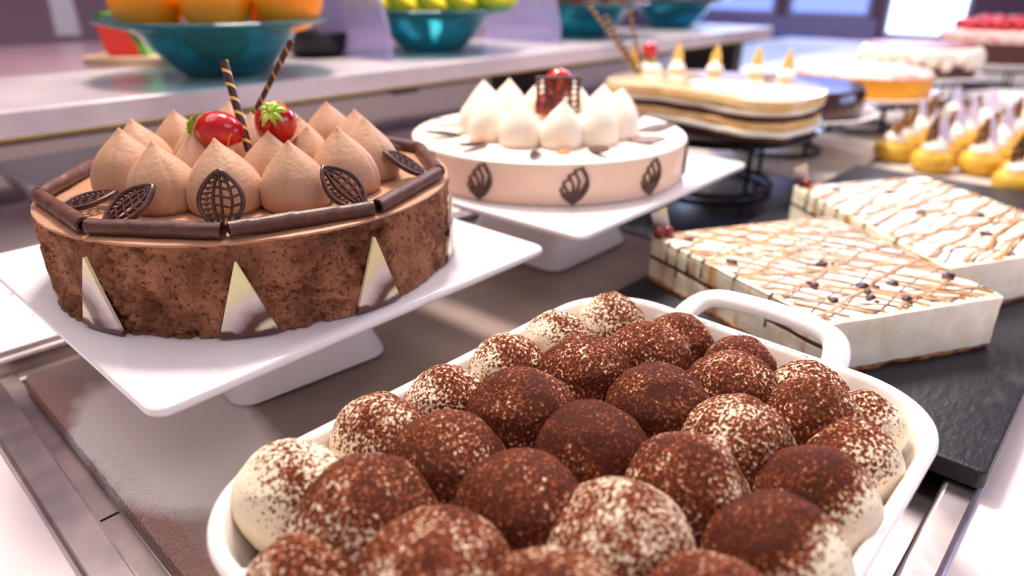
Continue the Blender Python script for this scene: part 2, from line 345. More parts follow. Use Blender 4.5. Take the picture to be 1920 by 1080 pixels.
def stains(name, base, st, sc):
    return mat(name, base, .45, sss=.2, noise_col=(st, sc, .5, .68, (1, 1, .25)))
M['cheese_side'] = stains('caramel_stained_side', (250, 240, 212), (206, 150, 84), 70)

# ------------------------------------------------------------------ room
b = MB().box((-3, -3, -.98), (6.2, 4.2, -.9)); struct('floor', b, M['floor'], smooth=0)
b = MB().box((-3, -3, 1.75), (6.2, 4.2, 1.83)); struct('ceiling', b, M['ceiling'], smooth=0)
b = MB().box((-3, 3.4, -.9), (6.2, 3.5, 1.75)); struct('wall_back', b, M['wall_mauve'], smooth=0)
b = MB(); WZ = (-.14, -.02, -.02); WY = ((1.10, 1.62), (1.72, 2.32), (2.42, 3.05))
for y0, y1, z0, z1 in ((-3, 1.10, -.9, 1.75), (3.05, 3.4, -.9, 1.75), (1.10, 3.05, .95, 1.75), (1.62, 1.72, -.9, .95), (2.32, 2.42, -.9, .95), (1.10, 1.62, -.9, WZ[0]), (1.72, 2.32, -.9, WZ[1]), (2.42, 3.05, -.9, WZ[2])):
    b.box((5.6, y0, z0), (5.7, y1, z1))
struct('wall_right', b, M['wall_mauve'], smooth=0)
struct('trim_1', MB().box((5.585, 1.66, -.9), (5.6, 3.3, -.03)), M['lilacwall'], smooth=0)
b = MB().box((4.3, -1.2, -.9), (4.5, .62, 1.75)); struct('wall_front', b, M['wall_brown'], smooth=0)
for n, (y0, y1) in enumerate(WY):
    w = MB(); t = .03; z0 = WZ[n]
    w.box((5.6, y0, z0), (5.68, y0+t, .95)); w.box((5.6, y1-t, z0), (5.68, y1, .95)); w.box((5.6, y0+t, z0), (5.68, y1-t, z0+t)); w.box((5.6, y0+t, .92), (5.68, y1-t, .95)); w.box((5.6, y0+t, .4), (5.68, y1-t, .43))
    f = struct('window_%d' % (n+1), w, M['frame'], smooth=0)
    obj('window_pane', MB().box((5.63, y0+t, z0+t), (5.64, y1-t, .92)), M['pane'] if n == 0 else M['pane_blue'], f, smooth=0)

# ------------------------------------------------------------------ buffet counter
U0, U1, V0, V1 = .034, 2.95, .0135, .556        # outer edges of the steel frame round the cold well
b = MB()
b.box((-.9, -.6, -.06), (U0, 1.35, -.004)); b.box((U0, -.6, -.06), (U1, V0, -.004)); b.box((U0, V1, -.06), (U1, .97, -.004)); b.box((U1, -.6, -.06), (3.3, 1.35, -.004))
ct = thing('buffet_counter', 'white buffet countertop running around the steel framed cold well', 'counter', (0, 0, 0))
obj('countertop', b, M['counter'], ct, smooth=0)
obj('shade_strip', MB().box((U0, .97, -.06), (U1, 1.34, -.004)), M['shelf_shade'], ct, smooth=0)  # dark strip of counter, coloured as the shade beneath the raised shelf
b = MB(); b.box((-.85, -.55, -.9), (3.25, -.5, -.06)); b.box((-.85, -.5, -.9), (-.8, 1.3, -.06)); b.box((-.8, 1.25, -.9), (3.25, 1.3, -.06)); b.box((3.2, -.5, -.9), (3.25, 1.25, -.06))
obj('base_cabinet', b, M['wall_brown'], ct, smooth=0)
wl = thing('cold_well', 'brushed steel frame and dark recess of the buffet cold well', 'cold well', (0, 0, 0))
RW = .0165
def frame_mb(a0, a1, b0, b1, w, z0, z1):
    m = MB(); m.box((a0, b0, z0), (a0+w, b1, z1)); m.box((a1-w, b0, z0), (a1, b1, z1)); m.box((a0+w, b0, z0), (a1-w, b0+w, z1)); m.box((a0+w, b1-w, z0), (a1-w, b1, z1)); return m
obj('rim', frame_mb(U0, U1, V0, V1, RW, -.03, 0), M['steel'], wl, smooth=30, bevel=.003)
obj('inner_ledge', frame_mb(U0+RW, U1-RW, V0+RW, V1-RW, .0135, -.05, -.012), M['steel'], wl, smooth=30, bevel=.002)
b = MB(); b.box((U0+RW, V0+RW, -.16), (U1-RW, V1-RW, -.15)); b.box((U0+RW+.012, V0+RW+.012, -.15), (U0+RW+.0134, V1-RW-.012, -.051)); b.box((U0+RW+.012, V1-RW-.0134, -.15), (U1-RW-.012, V1-RW-.012, -.051)); b.box((U0+RW+.012, V0+RW+.012, -.15), (U1-RW-.012, V0+RW+.0134, -.051))
obj('basin', b, M['well'], wl, smooth=0)
for x in (.10, .33, .56, .70, 1.0, 1.5, 2.2):
    obj('cross_bar', MB().box((x-.006, V0+RW+.014, -.03), (x+.006, V1-RW-.014, -.0145)), M['steel_dark'], wl, smooth=0)
obj('seam', MB().box((U0+RW+.0005, .338, -.0125), (U0+RW+.0132, .3388, -.0115)), M['crack'], wl, smooth=0)
def slab(name, label, cat, x0, x1, y0, y1, z0, z1, m, r=.006, bev=.0025, ov=None):
    rings = []
    for z, ins in ((z0, bev), (z0+bev, 0), (z1-bev, 0), (z1-bev*.3, bev*.3), (z1, bev)):
        rings.append([(x, y, z-(z0)) for x, y in rrect(x1-x0-2*ins, y1-y0-2*ins, r)])
    o = obj(name, MB().loft(rings), m, smooth=30, loc=((x0+x1)/2, (y0+y1)/2, z0)); tag(o, label, cat); return o
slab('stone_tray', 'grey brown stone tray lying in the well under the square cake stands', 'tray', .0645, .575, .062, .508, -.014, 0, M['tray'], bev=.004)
slab('slate_board', 'black slate board across the well under the two square cream cakes', 'board', .367, .985, .0128, .281, .0005, .0125, M['slate'], r=.004, bev=.0015)
slab('wet_board', 'dark wet board on the well beneath the black wire cake stand', 'board', .58, .905, .285, .535, -.0118, -.001, M['wetslate'])
slab('pale_stone_tray', 'pale stone tray on the far part of the well below the round cakes', 'tray', .912, 2.9, .288, .535, -.0118, -.001, M['palestone'])
slab('pale_stone_slab', 'pale stone slab beneath the little choux pastries', 'tray', .992, 2.9, .035, .282, -.0118, -.001, M['palestone'])

# ------------------------------------------------------------------ back shelf
SZ = .130
sh = thing('stone_shelf', 'long pale stone shelf raised behind the cakes carrying the fruit bowls', 'shelf', (0, 0, 0))
obj('shelf_top', MB().box((-.9, .775, SZ-.025), (1.80, 1.05, SZ)), M['shelfstone'], sh, smooth=30, bevel=.003)
obj('edge_trim', MB().box((-.9, .776, SZ-.0268), (1.80, .786, SZ-.0252)), M['yellowtrim'], sh, smooth=0)
for x in (.05, 1.03, 1.74):
    obj('support', MB().box((x-.02, .83, -.004), (x+.02, 1.0, SZ-.025)), M['steel_dark'], sh, smooth=0)
obj('support_foot', MB().box((.62, .80, SZ-.04), (.66, .86, SZ-.0255)), M['darkchair'], sh, smooth=0)
# second counter beyond
c2 = thing('rear_counter', 'mauve pink serving counter beyond the fruit shelf', 'counter', (0, 0, 0))
obj('countertop', MB().box((-1.6, 1.36, .0), (2.3, 2.5, .06)), M['pinkcounter'], c2, smooth=0)
obj('base_cabinet', MB().box((-1.55, 1.41, -.9), (2.25, 2.45, .0)), M['wall_brown'], c2, smooth=0)

# ------------------------------------------------------------------ square cake stands
def cake_stand(name, label, c, size, foot, z, rot, frot):
    t = thing(name, label, 'cake stand', (c[0], c[1], 0), rot)
    zt = z
    rings = []
    for zz, w in ((zt-.011, size*.72), (zt-.0085, size*.9), (zt-.0055, size-.003), (zt-.003, size), (zt-.001, size-.0008), (zt, size-.003), (zt-.0006, size-.02)):
        rings.append([(x, y, zz) for x, y in rrect(w, w, .008, 6)])
    obj('plate', MB().loft(rings), M['porcelain'], t, smooth=50)
    rings = []
    for zz, w in ((.0005, foot-.003), (.002, foot), (.006, foot-.0015), (zt-.011, foot-.045)):
        rings.append([(x, y, zz) for x, y in rrect(w, w, .014, 8)])
    obj('foot', MB().loft(rings), M['porcelain'], t, smooth=50, rot=(0, 0, frot))
    return t
C1 = (.2013, .4086); C2 = (.4945, .4138)
cake_stand('cake_stand', 'square white porcelain cake stand under the chocolate cake', C1, .2635, .109, .0750, radians(1.3), radians(-6))
cake_stand('cake_stand', 'square white porcelain cake stand under the pale peach cake', C2, .2778, .118, .0775, radians(2.1), radians(-1))

# ------------------------------------------------------------------ shared confectionery meshes
def kiss_mesh(seed, h=.0385, r=.0198, seams=5, tip=0):
    rnd = random.Random(seed); ph = rnd.random()*6.28; lean = (rnd.uniform(-.0022, .0022)+tip, rnd.uniform(-.0022, .0022))
    prof = [(0, 0), (.80, 0), (.93, .04), (.99, .10), (1.01, .18), (1.0, .27), (.965, .36), (.90, .45), (.81, .54), (.70, .62), (.57, .70), (.44, .77), (.32, .83), (.21, .885), (.125, .93), (.065, .965), (.03, .99), (0, 1.0)]
    rings = []; n = 72
    for (pr_, pz) in prof:
        ring = []
        for k in range(n):
            a = 2*pi*k/n
            rr = r*pr_*(1+.02*sin(2*a+ph)+.018*noise.noise(Vector((cos(a)*1.5, sin(a)*1.5, pz*4+seed))))
            dd = ((a*seams/(2*pi)+ph) % 1.0)
            rr *= 1-.05*math.exp(-((dd-.5)/.04)**2) + .012*math.sin(dd*pi)
            k_ = pz**2.2
            ring.append((rr*cos(a)+lean[0]*k_, rr*sin(a)+lean[1]*k_, h*pz+.0003*noise.noise(Vector((a, pz*9, seed)))))
        rings.append(ring)
    return MB().loft(rings, (False, False)).mesh('kiss', 80)
def strawberry(parent, loc, d, r=.0135, L=.030, label=None, calyx=True):
    """d: direction from tip to calyx"""
    d = Vector(d).normalized(); R = d.to_track_quat('Z', 'Y').to_matrix().to_4x4()
    b = MB(); prof = []
    for i in range(17):
        t = i/16; prof.append((r*sin(pi*min(1, t**.72))**.62*(.62+.45*t) if 0 < t < 1 else 0, (t-.55)*L))
    b.lathe(prof, 40, R)
    me = b.mesh('strawberry', 80)
    s = obj('strawberry', me, M['strawberry'], parent, loc=loc)
    sb = MB()
    for k in range(54):
        t = .1+.78*((k*.618) % 1); a = k*2.4; rr = r*sin(pi*t**.72)**.62*(.62+.45*t)
        sb.sphere(R @ Vector((rr*cos(a)*.99, rr*sin(a)*.99, (t-.55)*L)), .00055, 6, 4)
    obj('seeds', sb, M['seed'], s, smooth=80)['kind'] = 'stuff'
    if calyx:
        lb = MB()
        for k in range(9):
            a = 2*pi*k/9+random.uniform(-.15, .15); ln = random.uniform(.007, .0105); w = .0021; rise = random.uniform(.0, .004)
            pts = []
            for i in range(6):
                t = i/5; ww = w*sin(pi*(.15+.85*t))*(1 if t < .99 else 0)
                rad = ln*t; z = .45*L-.001+.003*sin(pi*t)+rise*t*t-.004*t*t
                pts.append(((rad*cos(a)-ww*sin(a), rad*sin(a)+ww*cos(a), z-.0006), (rad*cos(a)+ww*sin(a), rad*sin(a)-ww*cos(a), z-.0006), (rad*cos(a), rad*sin(a), z+.0008)))
            lb.loft([list(p) for p in pts], M=R)
        lb.tube([R @ Vector((0, 0, .42*L)), R @ Vector((.001, 0, .60*L))], .0016, 8)
        obj('calyx', lb, M['calyx'], s, smooth=60)
    return s
def leaf_mesh(L=.0305, W=.0205):
    """pierced pointed oval chocolate leaf lying in the XZ plane, base at the origin"""
    b = MB(); up = Vector((0, 1, 0))
    def edge(t, s, k=1.0): return Vector((s*W/2*k*sin(pi*t)**.8, 0, L*t))
    rim = [edge(i/20, 1) for i in range(21)]+[edge(i/20, -1) for i in range(19, 0, -1)]
    b.tube(rim, .0012, 8, True, flat=1.3, up=up)
    inner = [Vector((-W*.16*sin(pi*t)-.0004, 0, L*(.02+.96*t))) for t in [i/14 for i in range(15)]]
    b.tube(inner, .0009, 6, flat=1.3, up=up)
    for i in range(10):
        t = .12+.76*i/9; p = (edge(t, -1)+Vector((-W*.16*sin(pi*t), 0, L*t)))*.5
        b.sphere(p, .0011*sin(pi*t)**.5, 8, 6)
        b.tube([edge(t, -1), Vector((-W*.16*sin(pi*t), 0, L*(t+.02)))], .0005, 5, up=up)
    for s, c in ((.25, 0), (.62, 0)):
        b.tube([Vector((W*.5*s*sin(pi*t)**.9-W*.16*sin(pi*t)*(1-s), 0, L*t)) for t in [i/12 for i in range(13)]], .0008, 6, flat=1.3, up=up)
    for t in (.3, .45, .6, .74, .86):
        b.tube([Vector((-W*.16*sin(pi*t), 0, L*t)), Vector((W*.2*sin(pi*(t-.05)), 0, L*(t-.06))), edge(t+.0, 1)], .0008, 6, flat=1.2, up=up)
    return b.mesh('leaf', 60)
def roll_mesh(L, seed=0, r=.0043):
    """hollow chocolate cigar along X, centred"""
    rnd = random.Random(seed); n = 28; m = 44; b = MB(); o = rnd.random(); rings = []
    for i in range(m+1):
        x = -L/2+L*i/m; ring = []
        for k in range(n):
            a = 2*pi*k/n; q = (k/n+o+x/.022) % 1.0
            rr = r*(.93+.10*q)*(1+.04*sin(x*90+seed))+.00012*noise.noise(Vector((x*400, a*2, seed)))
            ring.append((x+(.0008*noise.noise(Vector((a*1.5, seed, i//m))) if i in (0, m) else 0), rr*cos(a), rr*sin(a)))
        rings.append(ring)
    e = []
    for (x, k) in ((L/2, .62), (L/2-.012, .5), (-L/2+.012, .5), (-L/2, .62)):
        e.append([(x, r*k*cos(2*pi*j/n), r*k*sin(2*pi*j/n)) for j in range(n)])
    b.loft(rings+[e[0], e[1], e[2], e[3]], closed=True)
    return b.mesh('roll', 35)

# ------------------------------------------------------------------ chocolate cake
T1 = .126; R1 = .1205; B1 = .0752
ck = thing('chocolate_cake', 'round chocolate mousse cake with brown cream kisses, strawberries and chocolate rolls', 'cake', (C1[0], C1[1], B1))
H1 = T1-B1
b = MB(); n, m = 520, 76; rings = []
for i in range(m+1):
    z = H1*.985*i/m; t = i/m; ring = []
    for k in range(n):
        a = 2*pi*k/n; p = Vector((cos(a)*.12, sin(a)*.12, z))
        big = noise.fractal(p*24, 1, 2, 3); mid = noise.turbulence(p*70+Vector((3, 1, 2)), 4, False); fine = noise.fractal(p*260, 1, 2, 4)
        patch = max(0, min(1, (noise.noise(p*30+Vector((7, 0, 0)))+.18)*4.5))
        chip = max(0, noise.noise(Vector((a*6, 9, z*60)))-.36)*.013
        ridge = abs(noise.noise(Vector((a*22, z*22, 4)))+.5*noise.noise(Vector((a*60, z*50, 1))))
        d = .0014*big - patch*(.0050*mid+.0034*fine) - chip*patch + .0002*fine - .0011*max(0, .22-ridge)/.22
        d = min(d, .0012)*min(1, (1-t)*16+.1)
        ring.append(((R1+d)*cos(a), (R1+d)*sin(a), z))
    rings.append(ring)
b.loft(rings)
obj('cake_side', b, M['cakeside'], ck, smooth=60)
b = MB(); prof = [(0, H1-.001), (.05, H1-.0006)]
b = MB()
def wobtop(a, z, r): return .0005*noise.noise(Vector((cos(a)*4, sin(a)*4, 0)))+.0006*noise.noise(Vector((cos(a)*20, sin(a)*20, 5)))
b.lathe([(0, H1-.003), (R1-.004, H1-.003), (R1-.0005, H1-.0022), (R1+.0006, H1-.0012), (R1+.0003, H1-.0003), (R1-.0012, H1), (.06, H1+.0001), (0, H1)], 240, wob=lambda a, z, r: wobtop(a, z, r) if r > .1 else 0)
obj('cake_top', b, M['mousse_top'], ck, smooth=60, label=None) if False else obj('cake_top', b, M['mousse_top'], ck, smooth=60)
KM = [kiss_mesh(s) for s in range(6)]
kissmeshes = KM
outer = [(158, .071), (199, .068), (229, .064), (259, .073), (288, .070), (314, .071), (344, .068), (14, .070), (44, .071), (73, .070), (103, .070), (131, .071)]
inner = [(180, .033), (258, .047-.012), (305, .036), (0, .034), (62, .036), (118, .036)]
for i, (a, r) in enumerate(outer+inner):
    o = obj('cream_kiss', KM[i % 6], M['kiss'], ck, loc=(r*cos(radians(a)), r*sin(radians(a)), H1-.0008), rot=(0, 0, i*1.3))
    s = random.uniform(.96, 1.04) * (1 if i < 12 else .92); o.scale = (s, s, s)
rv = [161, 199, 235, 273, 310, 348, 391, 433, 479]
RR = .1165
for i in range(9):
    a, c = radians(rv[i]), radians(rv[(i+1) % 9]+(360 if i == 8 else 0))
    p = Vector((RR*cos(a), RR*sin(a), 0)); q = Vector((RR*cos(c), RR*sin(c), 0)); L = (q-p).length-.003
    mid = (p+q)/2
    obj('chocolate_roll', roll_mesh(L, i), M['roll'], ck, loc=(mid.x, mid.y, H1+.0042), rot=(0, random.uniform(-.02, .02), atan2(q.y-p.y, q.x-p.x)))
LM = leaf_mesh()
for i, (a, r, tilt, tw) in enumerate(((200, .1085, 52, 30), (234, .1115, 24, 0), (272, .110, 40, -22), (312, .108, 55, -22), (176, .111, 80, 10), (351, .104, 60, 10), (31, .104, 55, 0), (73, .104, 55, 0), (119, .104, 55, 0))):
    al = radians(a)
    # local Z of the leaf leans inwards from vertical by tilt, face looks outwards
    Rm = Matrix.Rotation(al+pi/2, 4, 'Z') @ Matrix.Rotation(radians(-tilt), 4, 'X') @ Matrix.Rotation(radians(tw), 4, 'Y')
    obj('chocolate_leaf', LM, M['darkchoc'], ck, loc=(r*cos(al), r*sin(al), H1+.0016+.0012*sin(radians(tilt))), rot=Rm)
def tri_mb(R, w, h, t=.0016):
    b = MB(); rings = []
    k = 10
    for i in range(k+1):
        f = i/k; hw = w/2*(1-f)+.0004
        x = []
        for s in (-1, -.5, 0, .5, 1):
            x.append(s*hw)
        # slab following the curve of the cake, outward = +Y
        front = [(u, sqrt(R*R-u*u)-R+t+.0002, h*f) for u in x]; back = [(u, sqrt(R*R-u*u)-R, h*f) for u in reversed(x)]
        rings.append(front+back)
    return b.loft(rings)
tm = tri_mb(R1, .0285, .0405).mesh('tri', 30); tm.materials.append(M['marble']); tmb = tm.copy(); tmb.materials[0] = M['marble_b']
for a in (199.5, 236.8, 269.5, 309.5, 347, 25, 63, 101, 140, ):
    al = radians(a); o = obj('chocolate_triangle', tmb if a in (199.5, 309.5, 63) else tm, None, ck, loc=((R1+.0010)*cos(al), (R1+.0010)*sin(al), .0008), rot=(0, 0, al-pi/2)); o.rotation_euler = (random.uniform(-.02, 0), random.uniform(-.06, .06), al-pi/2)
C1v = Vector((C1[0], C1[1], B1))
p = at(405, 245, .160)-C1v; strawberry(ck, p, (-.50, .86, .02), r=.0138, L=.031)
p = at(516, 228, .163)-C1v; strawberry(ck, p, (-.52, -.66, .62), r=.0150, L=.030)
def stick(parent, p0, p1, r0, r1, m):
    d = Vector(p1)-Vector(p0); L = d.length; rr = [r0+(r1-r0)*i/16 for i in range(17)]
    b = MB().tube([(0, 0, L*i/16) for i in range(17)], rr, 14, up=Vector((1, 0, 0)))
    return obj('chocolate_stick', b, m, parent, loc=p0, rot=d.to_track_quat('Z', 'Y').to_matrix().to_4x4())
p0 = at(468, 285, .148)-C1v; p1 = at(420, 115, .196)-C1v; stick(ck, p0-(p1-p0)*.35, p1, .0024, .0024, M['stripe'])
p0 = at(470, 226, .152)-C1v; p1 = at(547, 76, .2035)-C1v; stick(ck, p0-(p1-p0)*.3, p1, .0018, .0020, M['dots'])

# ------------------------------------------------------------------ pale cake with meringue kisses
T2 = .1115; B2 = .0777; R2 = .126; H2 = T2-B2
pk = thing('peach_cake', 'pale peach mousse cake with white meringue kisses and chocolate fan shapes', 'cake', (C2[0], C2[1], B2))
obj('cake_side', MB().lathe([(0, 0), (R2-.0008, 0), (R2, .001), (R2, H2*.5), (R2, H2-.0022)], 200), M['peach'], pk, smooth=60)
obj('cake_top', MB().lathe([(0, H2-.0026), (R2-.0002, H2-.0024), (R2-.0001, H2-.001), (R2-.0012, H2), (0, H2)], 200), M['peach_top'], pk, smooth=60)
KW = [kiss_mesh(40+s, h=.041, r=.0200, seams=2) for s in range(3)]
for i, a in enumerate((167, 137, 199, 229, 258, 288, 318, 348, 18, 48, 78, 108)):
    o = obj('meringue_kiss', KW[i % 3], M['kiss_cream'], pk, loc=(.0655*cos(radians(a)), .0655*sin(radians(a)), H2-.0006), rot=(0, 0, i*2.1)); s = random.uniform(.92, 1.05); o.scale = (s*.96, s*.96, s)
lf = MB(); rings = []
for i in range(13):
    t = i/12; w = .0052*sin(pi*t)**.75 + .0001
    rings.append([(-w, .018-.036*t, 0), (w, .018-.036*t, 0), (w*.8, .018-.036*t, .0012), (-w*.8, .018-.036*t, .0012)])
flat_leaf = lf.loft(rings).mesh('flat_leaf', 30)
for a in (-146, -116, -178, 151, 119, -82, -50, -17, 16, 50, 84):
    al = radians(a); obj('chocolate_leaf', flat_leaf, M['roll'], pk, loc=(.100*cos(al), .100*sin(al), H2+.0035), rot=Matrix.Rotation(al-pi/2, 4, 'Z') @ Matrix.Rotation(radians(9), 4, 'X') @ Matrix.Rotation(radians(random.uniform(15, 35)), 4, 'Y'))
def fan_mesh():
    b = MB(); up = Vector((0, 1, 0)); Hh = .0285
    pts = []
    # outline, scalloped left edge, smooth right edge; base point at z=0
    right = [(.0005, 0), (.0050, .005), (.0078, .011), (.0085, .016), (.0075, .022), (.0045, .0285)]
    left = [(.0032, .0265), (.0010, .0262), (.0008, .0235), (-.0022, .0222), (-.0020, .0190), (-.0052, .0168), (-.0045, .0140), (-.0066, .0110), (-.0052, .0090), (-.0050, .0060), (-.0020, .0025)]
    b.tube([Vector((x, 0, z)) for x, z in right+left], .0008, 8, True, flat=1.0, up=up)
    tips = [(.0045, .0275), (.0008, .0258), (-.0022, .0220), (-.0050, .0165), (-.0062, .0112)]
    for (x, z), bow in zip(tips, (.0040, .0030, .0022, .0012, .0)):
        b.tube([Vector((0, 0, .002)), Vector((x*.5+bow*.75, 0, z*.35)), Vector((x*.85+bow, 0, z*.68)), Vector((x, 0, z))], [.0011, .0010, .0008, .0007], 8, up=up)
    base = [(0, .0005), (.0035, .0045), (.0052, .009), (.002, .0105), (-.001, .0095), (-.004, .0085), (-.0045, .0055), (-.0018, .002)]
    b.loft([[(x, -.0008, z) for x, z in base], [(x, .0008, z) for x, z in base]])
    return b.mesh('fan', 50)
FM = fan_mesh()
for k, a in enumerate((-165.8, -131.2, -98.7, -65.3, -30, 4, 38, 72, 106, 140, 168)):
    al = radians(a); obj('chocolate_fan', FM, M['darkchoc'], pk, loc=((R2+.0008)*cos(al), (R2+.0008)*sin(al), .0015), rot=(0, random.uniform(-.05, .05), al+pi/2)).scale = (1.45, 1, 1.04)
jb = MB()
for a, r in ((-132, .091), (-70, .086), (175, .088)):
    jb.sphere((r*cos(radians(a)), r*sin(radians(a)), H2+.0008), (.0065, .005, .002), 12, 6)
obj('orange_jelly', jb, M['orange_jam'], pk, smooth=80)['kind'] = 'stuff'
# strawberries behind a pierced chocolate panel in the middle
strawberry(pk, (.008, -.004, H2+.040), (0.1, .3, -1), r=.0165, L=.030, calyx=False)
strawberry(pk, (.006, .006, H2+.020), (0.4, .8, -1), r=.0165, L=.028, calyx=False)
pm = MB(); up = Vector((0, 1, 0)); wp, hp = .040, .030
for z in (0, hp): pm.tube([Vector((-wp/2+wp*i/10, .002*sin(pi*i/10), z)) for i in range(11)], .0016 if z else .0010, 6, up=up)
for i in range(12):
    x = -wp/2+wp*i/11
    pm.tube([Vector((x, .002, 0)), Vector((x+.0015*(-1)**i, .002, hp/2)), Vector((x, .002, hp))], .0010, 6, up=up)
for j in range(1, 6): pm.tube([Vector((-wp/2+wp*i/10, .002*sin(pi*i/10), hp*j/6+.001*sin(i*2+j))) for i in range(11)], .0009, 6, up=up)
obj('chocolate_lattice', pm, M['darkchoc'], pk, loc=(-.006, -.016, H2+.019), rot=(radians(-8), 0, radians(-45)))

# ------------------------------------------------------------------ baking dish and tiramisu
DX0, DX1, DY0, DY1, DZ = .0585, .3385, .029, .2345, .060
dcx, dcy = (DX0+DX1)/2, (DY0+DY1)/2; dw, dd = DX1-DX0, DY1-DY0
ds = thing('baking_dish', 'white glazed rectangular baking dish with a loop handle, holding the tiramisu', 'dish', (dcx, dcy, .0006))
rings = []
for z, ins, r in ((0, .020, .026), (.003, .0165, .030), (.006, .015, .032), (.045, .003, .042), (.052, .0012, .044), (.0570, .0, .045), (.0595, .0008, .0445), (.0602, .0025, .043), (.0598, .0045, .041), (.0575, .006, .040), (.050, .0072, .039), (.02, .0145, .034), (.009, .019, .030), (.0065, .026, .024)):
    rings.append([(x, y, z) for x, y in rrect(dw-2*ins, dd-2*ins, r, 14)])
obj('dish_body', MB().loft(rings), M['dish'], ds, smooth=60)
def handle(sign):
    x0 = dw/2-.004
    path = [(x0-.004, .047, .053), (x0+.006, .0455, .0550), (x0+.018, .0440, .0605), (x0+.027, .0395, .0650), (x0+.0310, .031, .0675), (x0+.0325, .017, .0685), (x0+.033, 0, .069)]
    path = path+[(x, -y, z) for x, y, z in reversed(path[:-1])]
    # smooth
    P = [Vector(p) for p in path]; Q = []
    for i in range(len(P)-1):
        p0, p1, p2, p3 = P[max(0, i-1)], P[i], P[i+1], P[min(len(P)-1, i+2)]
        for k in range(5):
            t = k/5; Q.append(.5*((2*p1)+(-p0+p2)*t+(2*p0-5*p1+4*p2-p3)*t*t+(-p0+3*p1-3*p2+p3)*t**3))
    Q.append(P[-1]); nQ = len(Q)
    r = [.0072+.0045*max(0, 1-min(i, nQ-1-i)/8)**1.5 for i in range(nQ)]
    if sign < 0: Q = [Vector((-q.x, q.y, q.z)) for q in Q]
    obj('handle', MB().tube(Q, r, 18, flat=.72), M['dish'], ds, smooth=70, loc=(0, .003, -.006))
handle(1); handle(-1)
tr = thing('tiramisu', 'tiramisu of round cream mounds dusted with cocoa, filling the white dish', 'dessert', (dcx, dcy, .008))
rings = []
for z, ins in ((0, .031), (.004, .024), (.012, .0175), (.026, .0135), (.030, .0135)):
    rings.append([(x, y, z) for x, y in rrect(dw-2*ins, dd-2*ins, .034, 10)])
obj('cream_layer', MB().loft(rings), M['cream'], tr, smooth=60)
#  x px centre, top y px, (u, v, r, cover, lean)   lean: cocoa thinner towards this direction
balls = [  # u, v, r, cov, biasdir(deg) , bias
 (.0975,.2085,.0225,.62,150,.45),(.142,.2115,.0215,.80,150,.2),(.184,.2135,.0205,.80,150,.25),(.2275,.214,.0205,.78,150,.3),(.268,.214,.0195,.70,170,.4),(.306,.204,.0200,.72,110,.35),
 (.1065,.173,.0270,1.02,200,.25),(.149,.175,.0250,1.06,0,.05),(.196,.176,.0253,1.12,0,.05),(.2435,.176,.0240,.98,0,.1),(.281,.1625,.0225,.92,0,.1),(.3115,.1625,.0195,1.0,0,.2),
 (.0750,.165,.0205,.85,200,.3),(.105,.132,.0275,.95,250,.2),(.1495,.134,.0262,1.12,0,.0),(.195,.1355,.0255,1.24,0,.0),(.243,.1335,.0242,1.14,0,.05),(.2805,.115,.0232,.95,0,.1),(.3085,.1245,.0200,1.0,0,.2),
 (.0715,.120,.021,.9,200,.2),(.118,.092,.0270,.95,250,.2),(.1595,.0965,.0270,.78,250,.1),(.2015,.0955,.0253,.98,300,.2),(.242,.0935,.0250,.80,0,.1),(.2835,.0775,.0225,.98,300,.3),(.3095,.0885,.0190,.72,0,.2),
 (.080,.075,.022,.8,250,.2),(.117,.0545,.0225,.8,270,.3),(.1525,.0575,.0250,1.0,270,.3),(.1925,.0545,.0252,1.20,262,.95),(.2320,.0555,.0232,1.18,265,.85),(.2710,.0545,.0205,.95,270,.65),(.3020,.0600,.0172,.74,270,.45)]
for i, (u, v, r, cov, bd, bs) in enumerate(balls):
    rnd = random.Random(100+i); ph = rnd.random()*9; sx = rnd.uniform(.97, 1.05); sy = rnd.uniform(.97, 1.04); n, m = 72, 40
    peak = rnd.uniform(.0, .0022)
    b = MB(); vs = []; cvs = []
    def fn(d):
        q = 1.02+.055*noise.noise(d*1.7+Vector((ph, 0, 0)))+.022*noise.noise(d*4+Vector((0, ph, 0)))+.006*noise.noise(d*11)
        zz = d.z*r*1.0*q + peak*max(0, d.z)**10
        if d.z < 0: q *= 1+.12*d.z
        return Vector((d.x*r*q*sx, d.y*r*q*sy, zz))
    b.sphere((0, 0, 0), 1, n, m, fn=fn)
    if i == 6:   # folded mound: add a crease
        for j, p in enumerate(b.v):
            g = math.exp(-((p.x*.8-p.y*.3-.010)/.0016)**2); p *= 1-.06*g
    me = b.mesh('cream_mound', 80)
    at_ = me.attributes.new('cocoa', 'FLOAT', 'POINT'); bdv = Vector((cos(radians(bd)), sin(radians(bd)), -.25))
    for j, vtx in enumerate(me.vertices):
        d = vtx.co.normalized()
        c = cov - bs*1.7*max(0, d.dot(bdv)) - .55*max(0, .45-d.z) + .30*noise.noise(vtx.co*75+Vector((ph, ph, 0))) + .14*noise.noise(vtx.co*190) - .08
        at_.data[j].value = c
    obj('cream_mound', me, M['cocoa'], tr, loc=(u-dcx, v-dcy, .0538-.008-(.003 if r < .021 else 0)), rot=None)
# cocoa crumbs dusted on the rim by the handle
cb = MB()
rnd = random.Random(5)
for k in range(130):
    if k < 90: x, y = .3345+rnd.gauss(0, .0015), rnd.uniform(.10, .20); z = .0605
    else: x, y = .336+rnd.random()*.02, rnd.uniform(.172, .185); z = .0615
    x = min(max(x, .3325), .3375) if k < 90 else x
    cb.sphere((x-dcx, y-dcy, z-.008 if k < 90 else z-.0065), rnd.uniform(.00018, .0004), 5, 3)
obj('cocoa_crumbs', cb, M['sponge_brown'], tr, smooth=0)['kind'] = 'stuff'

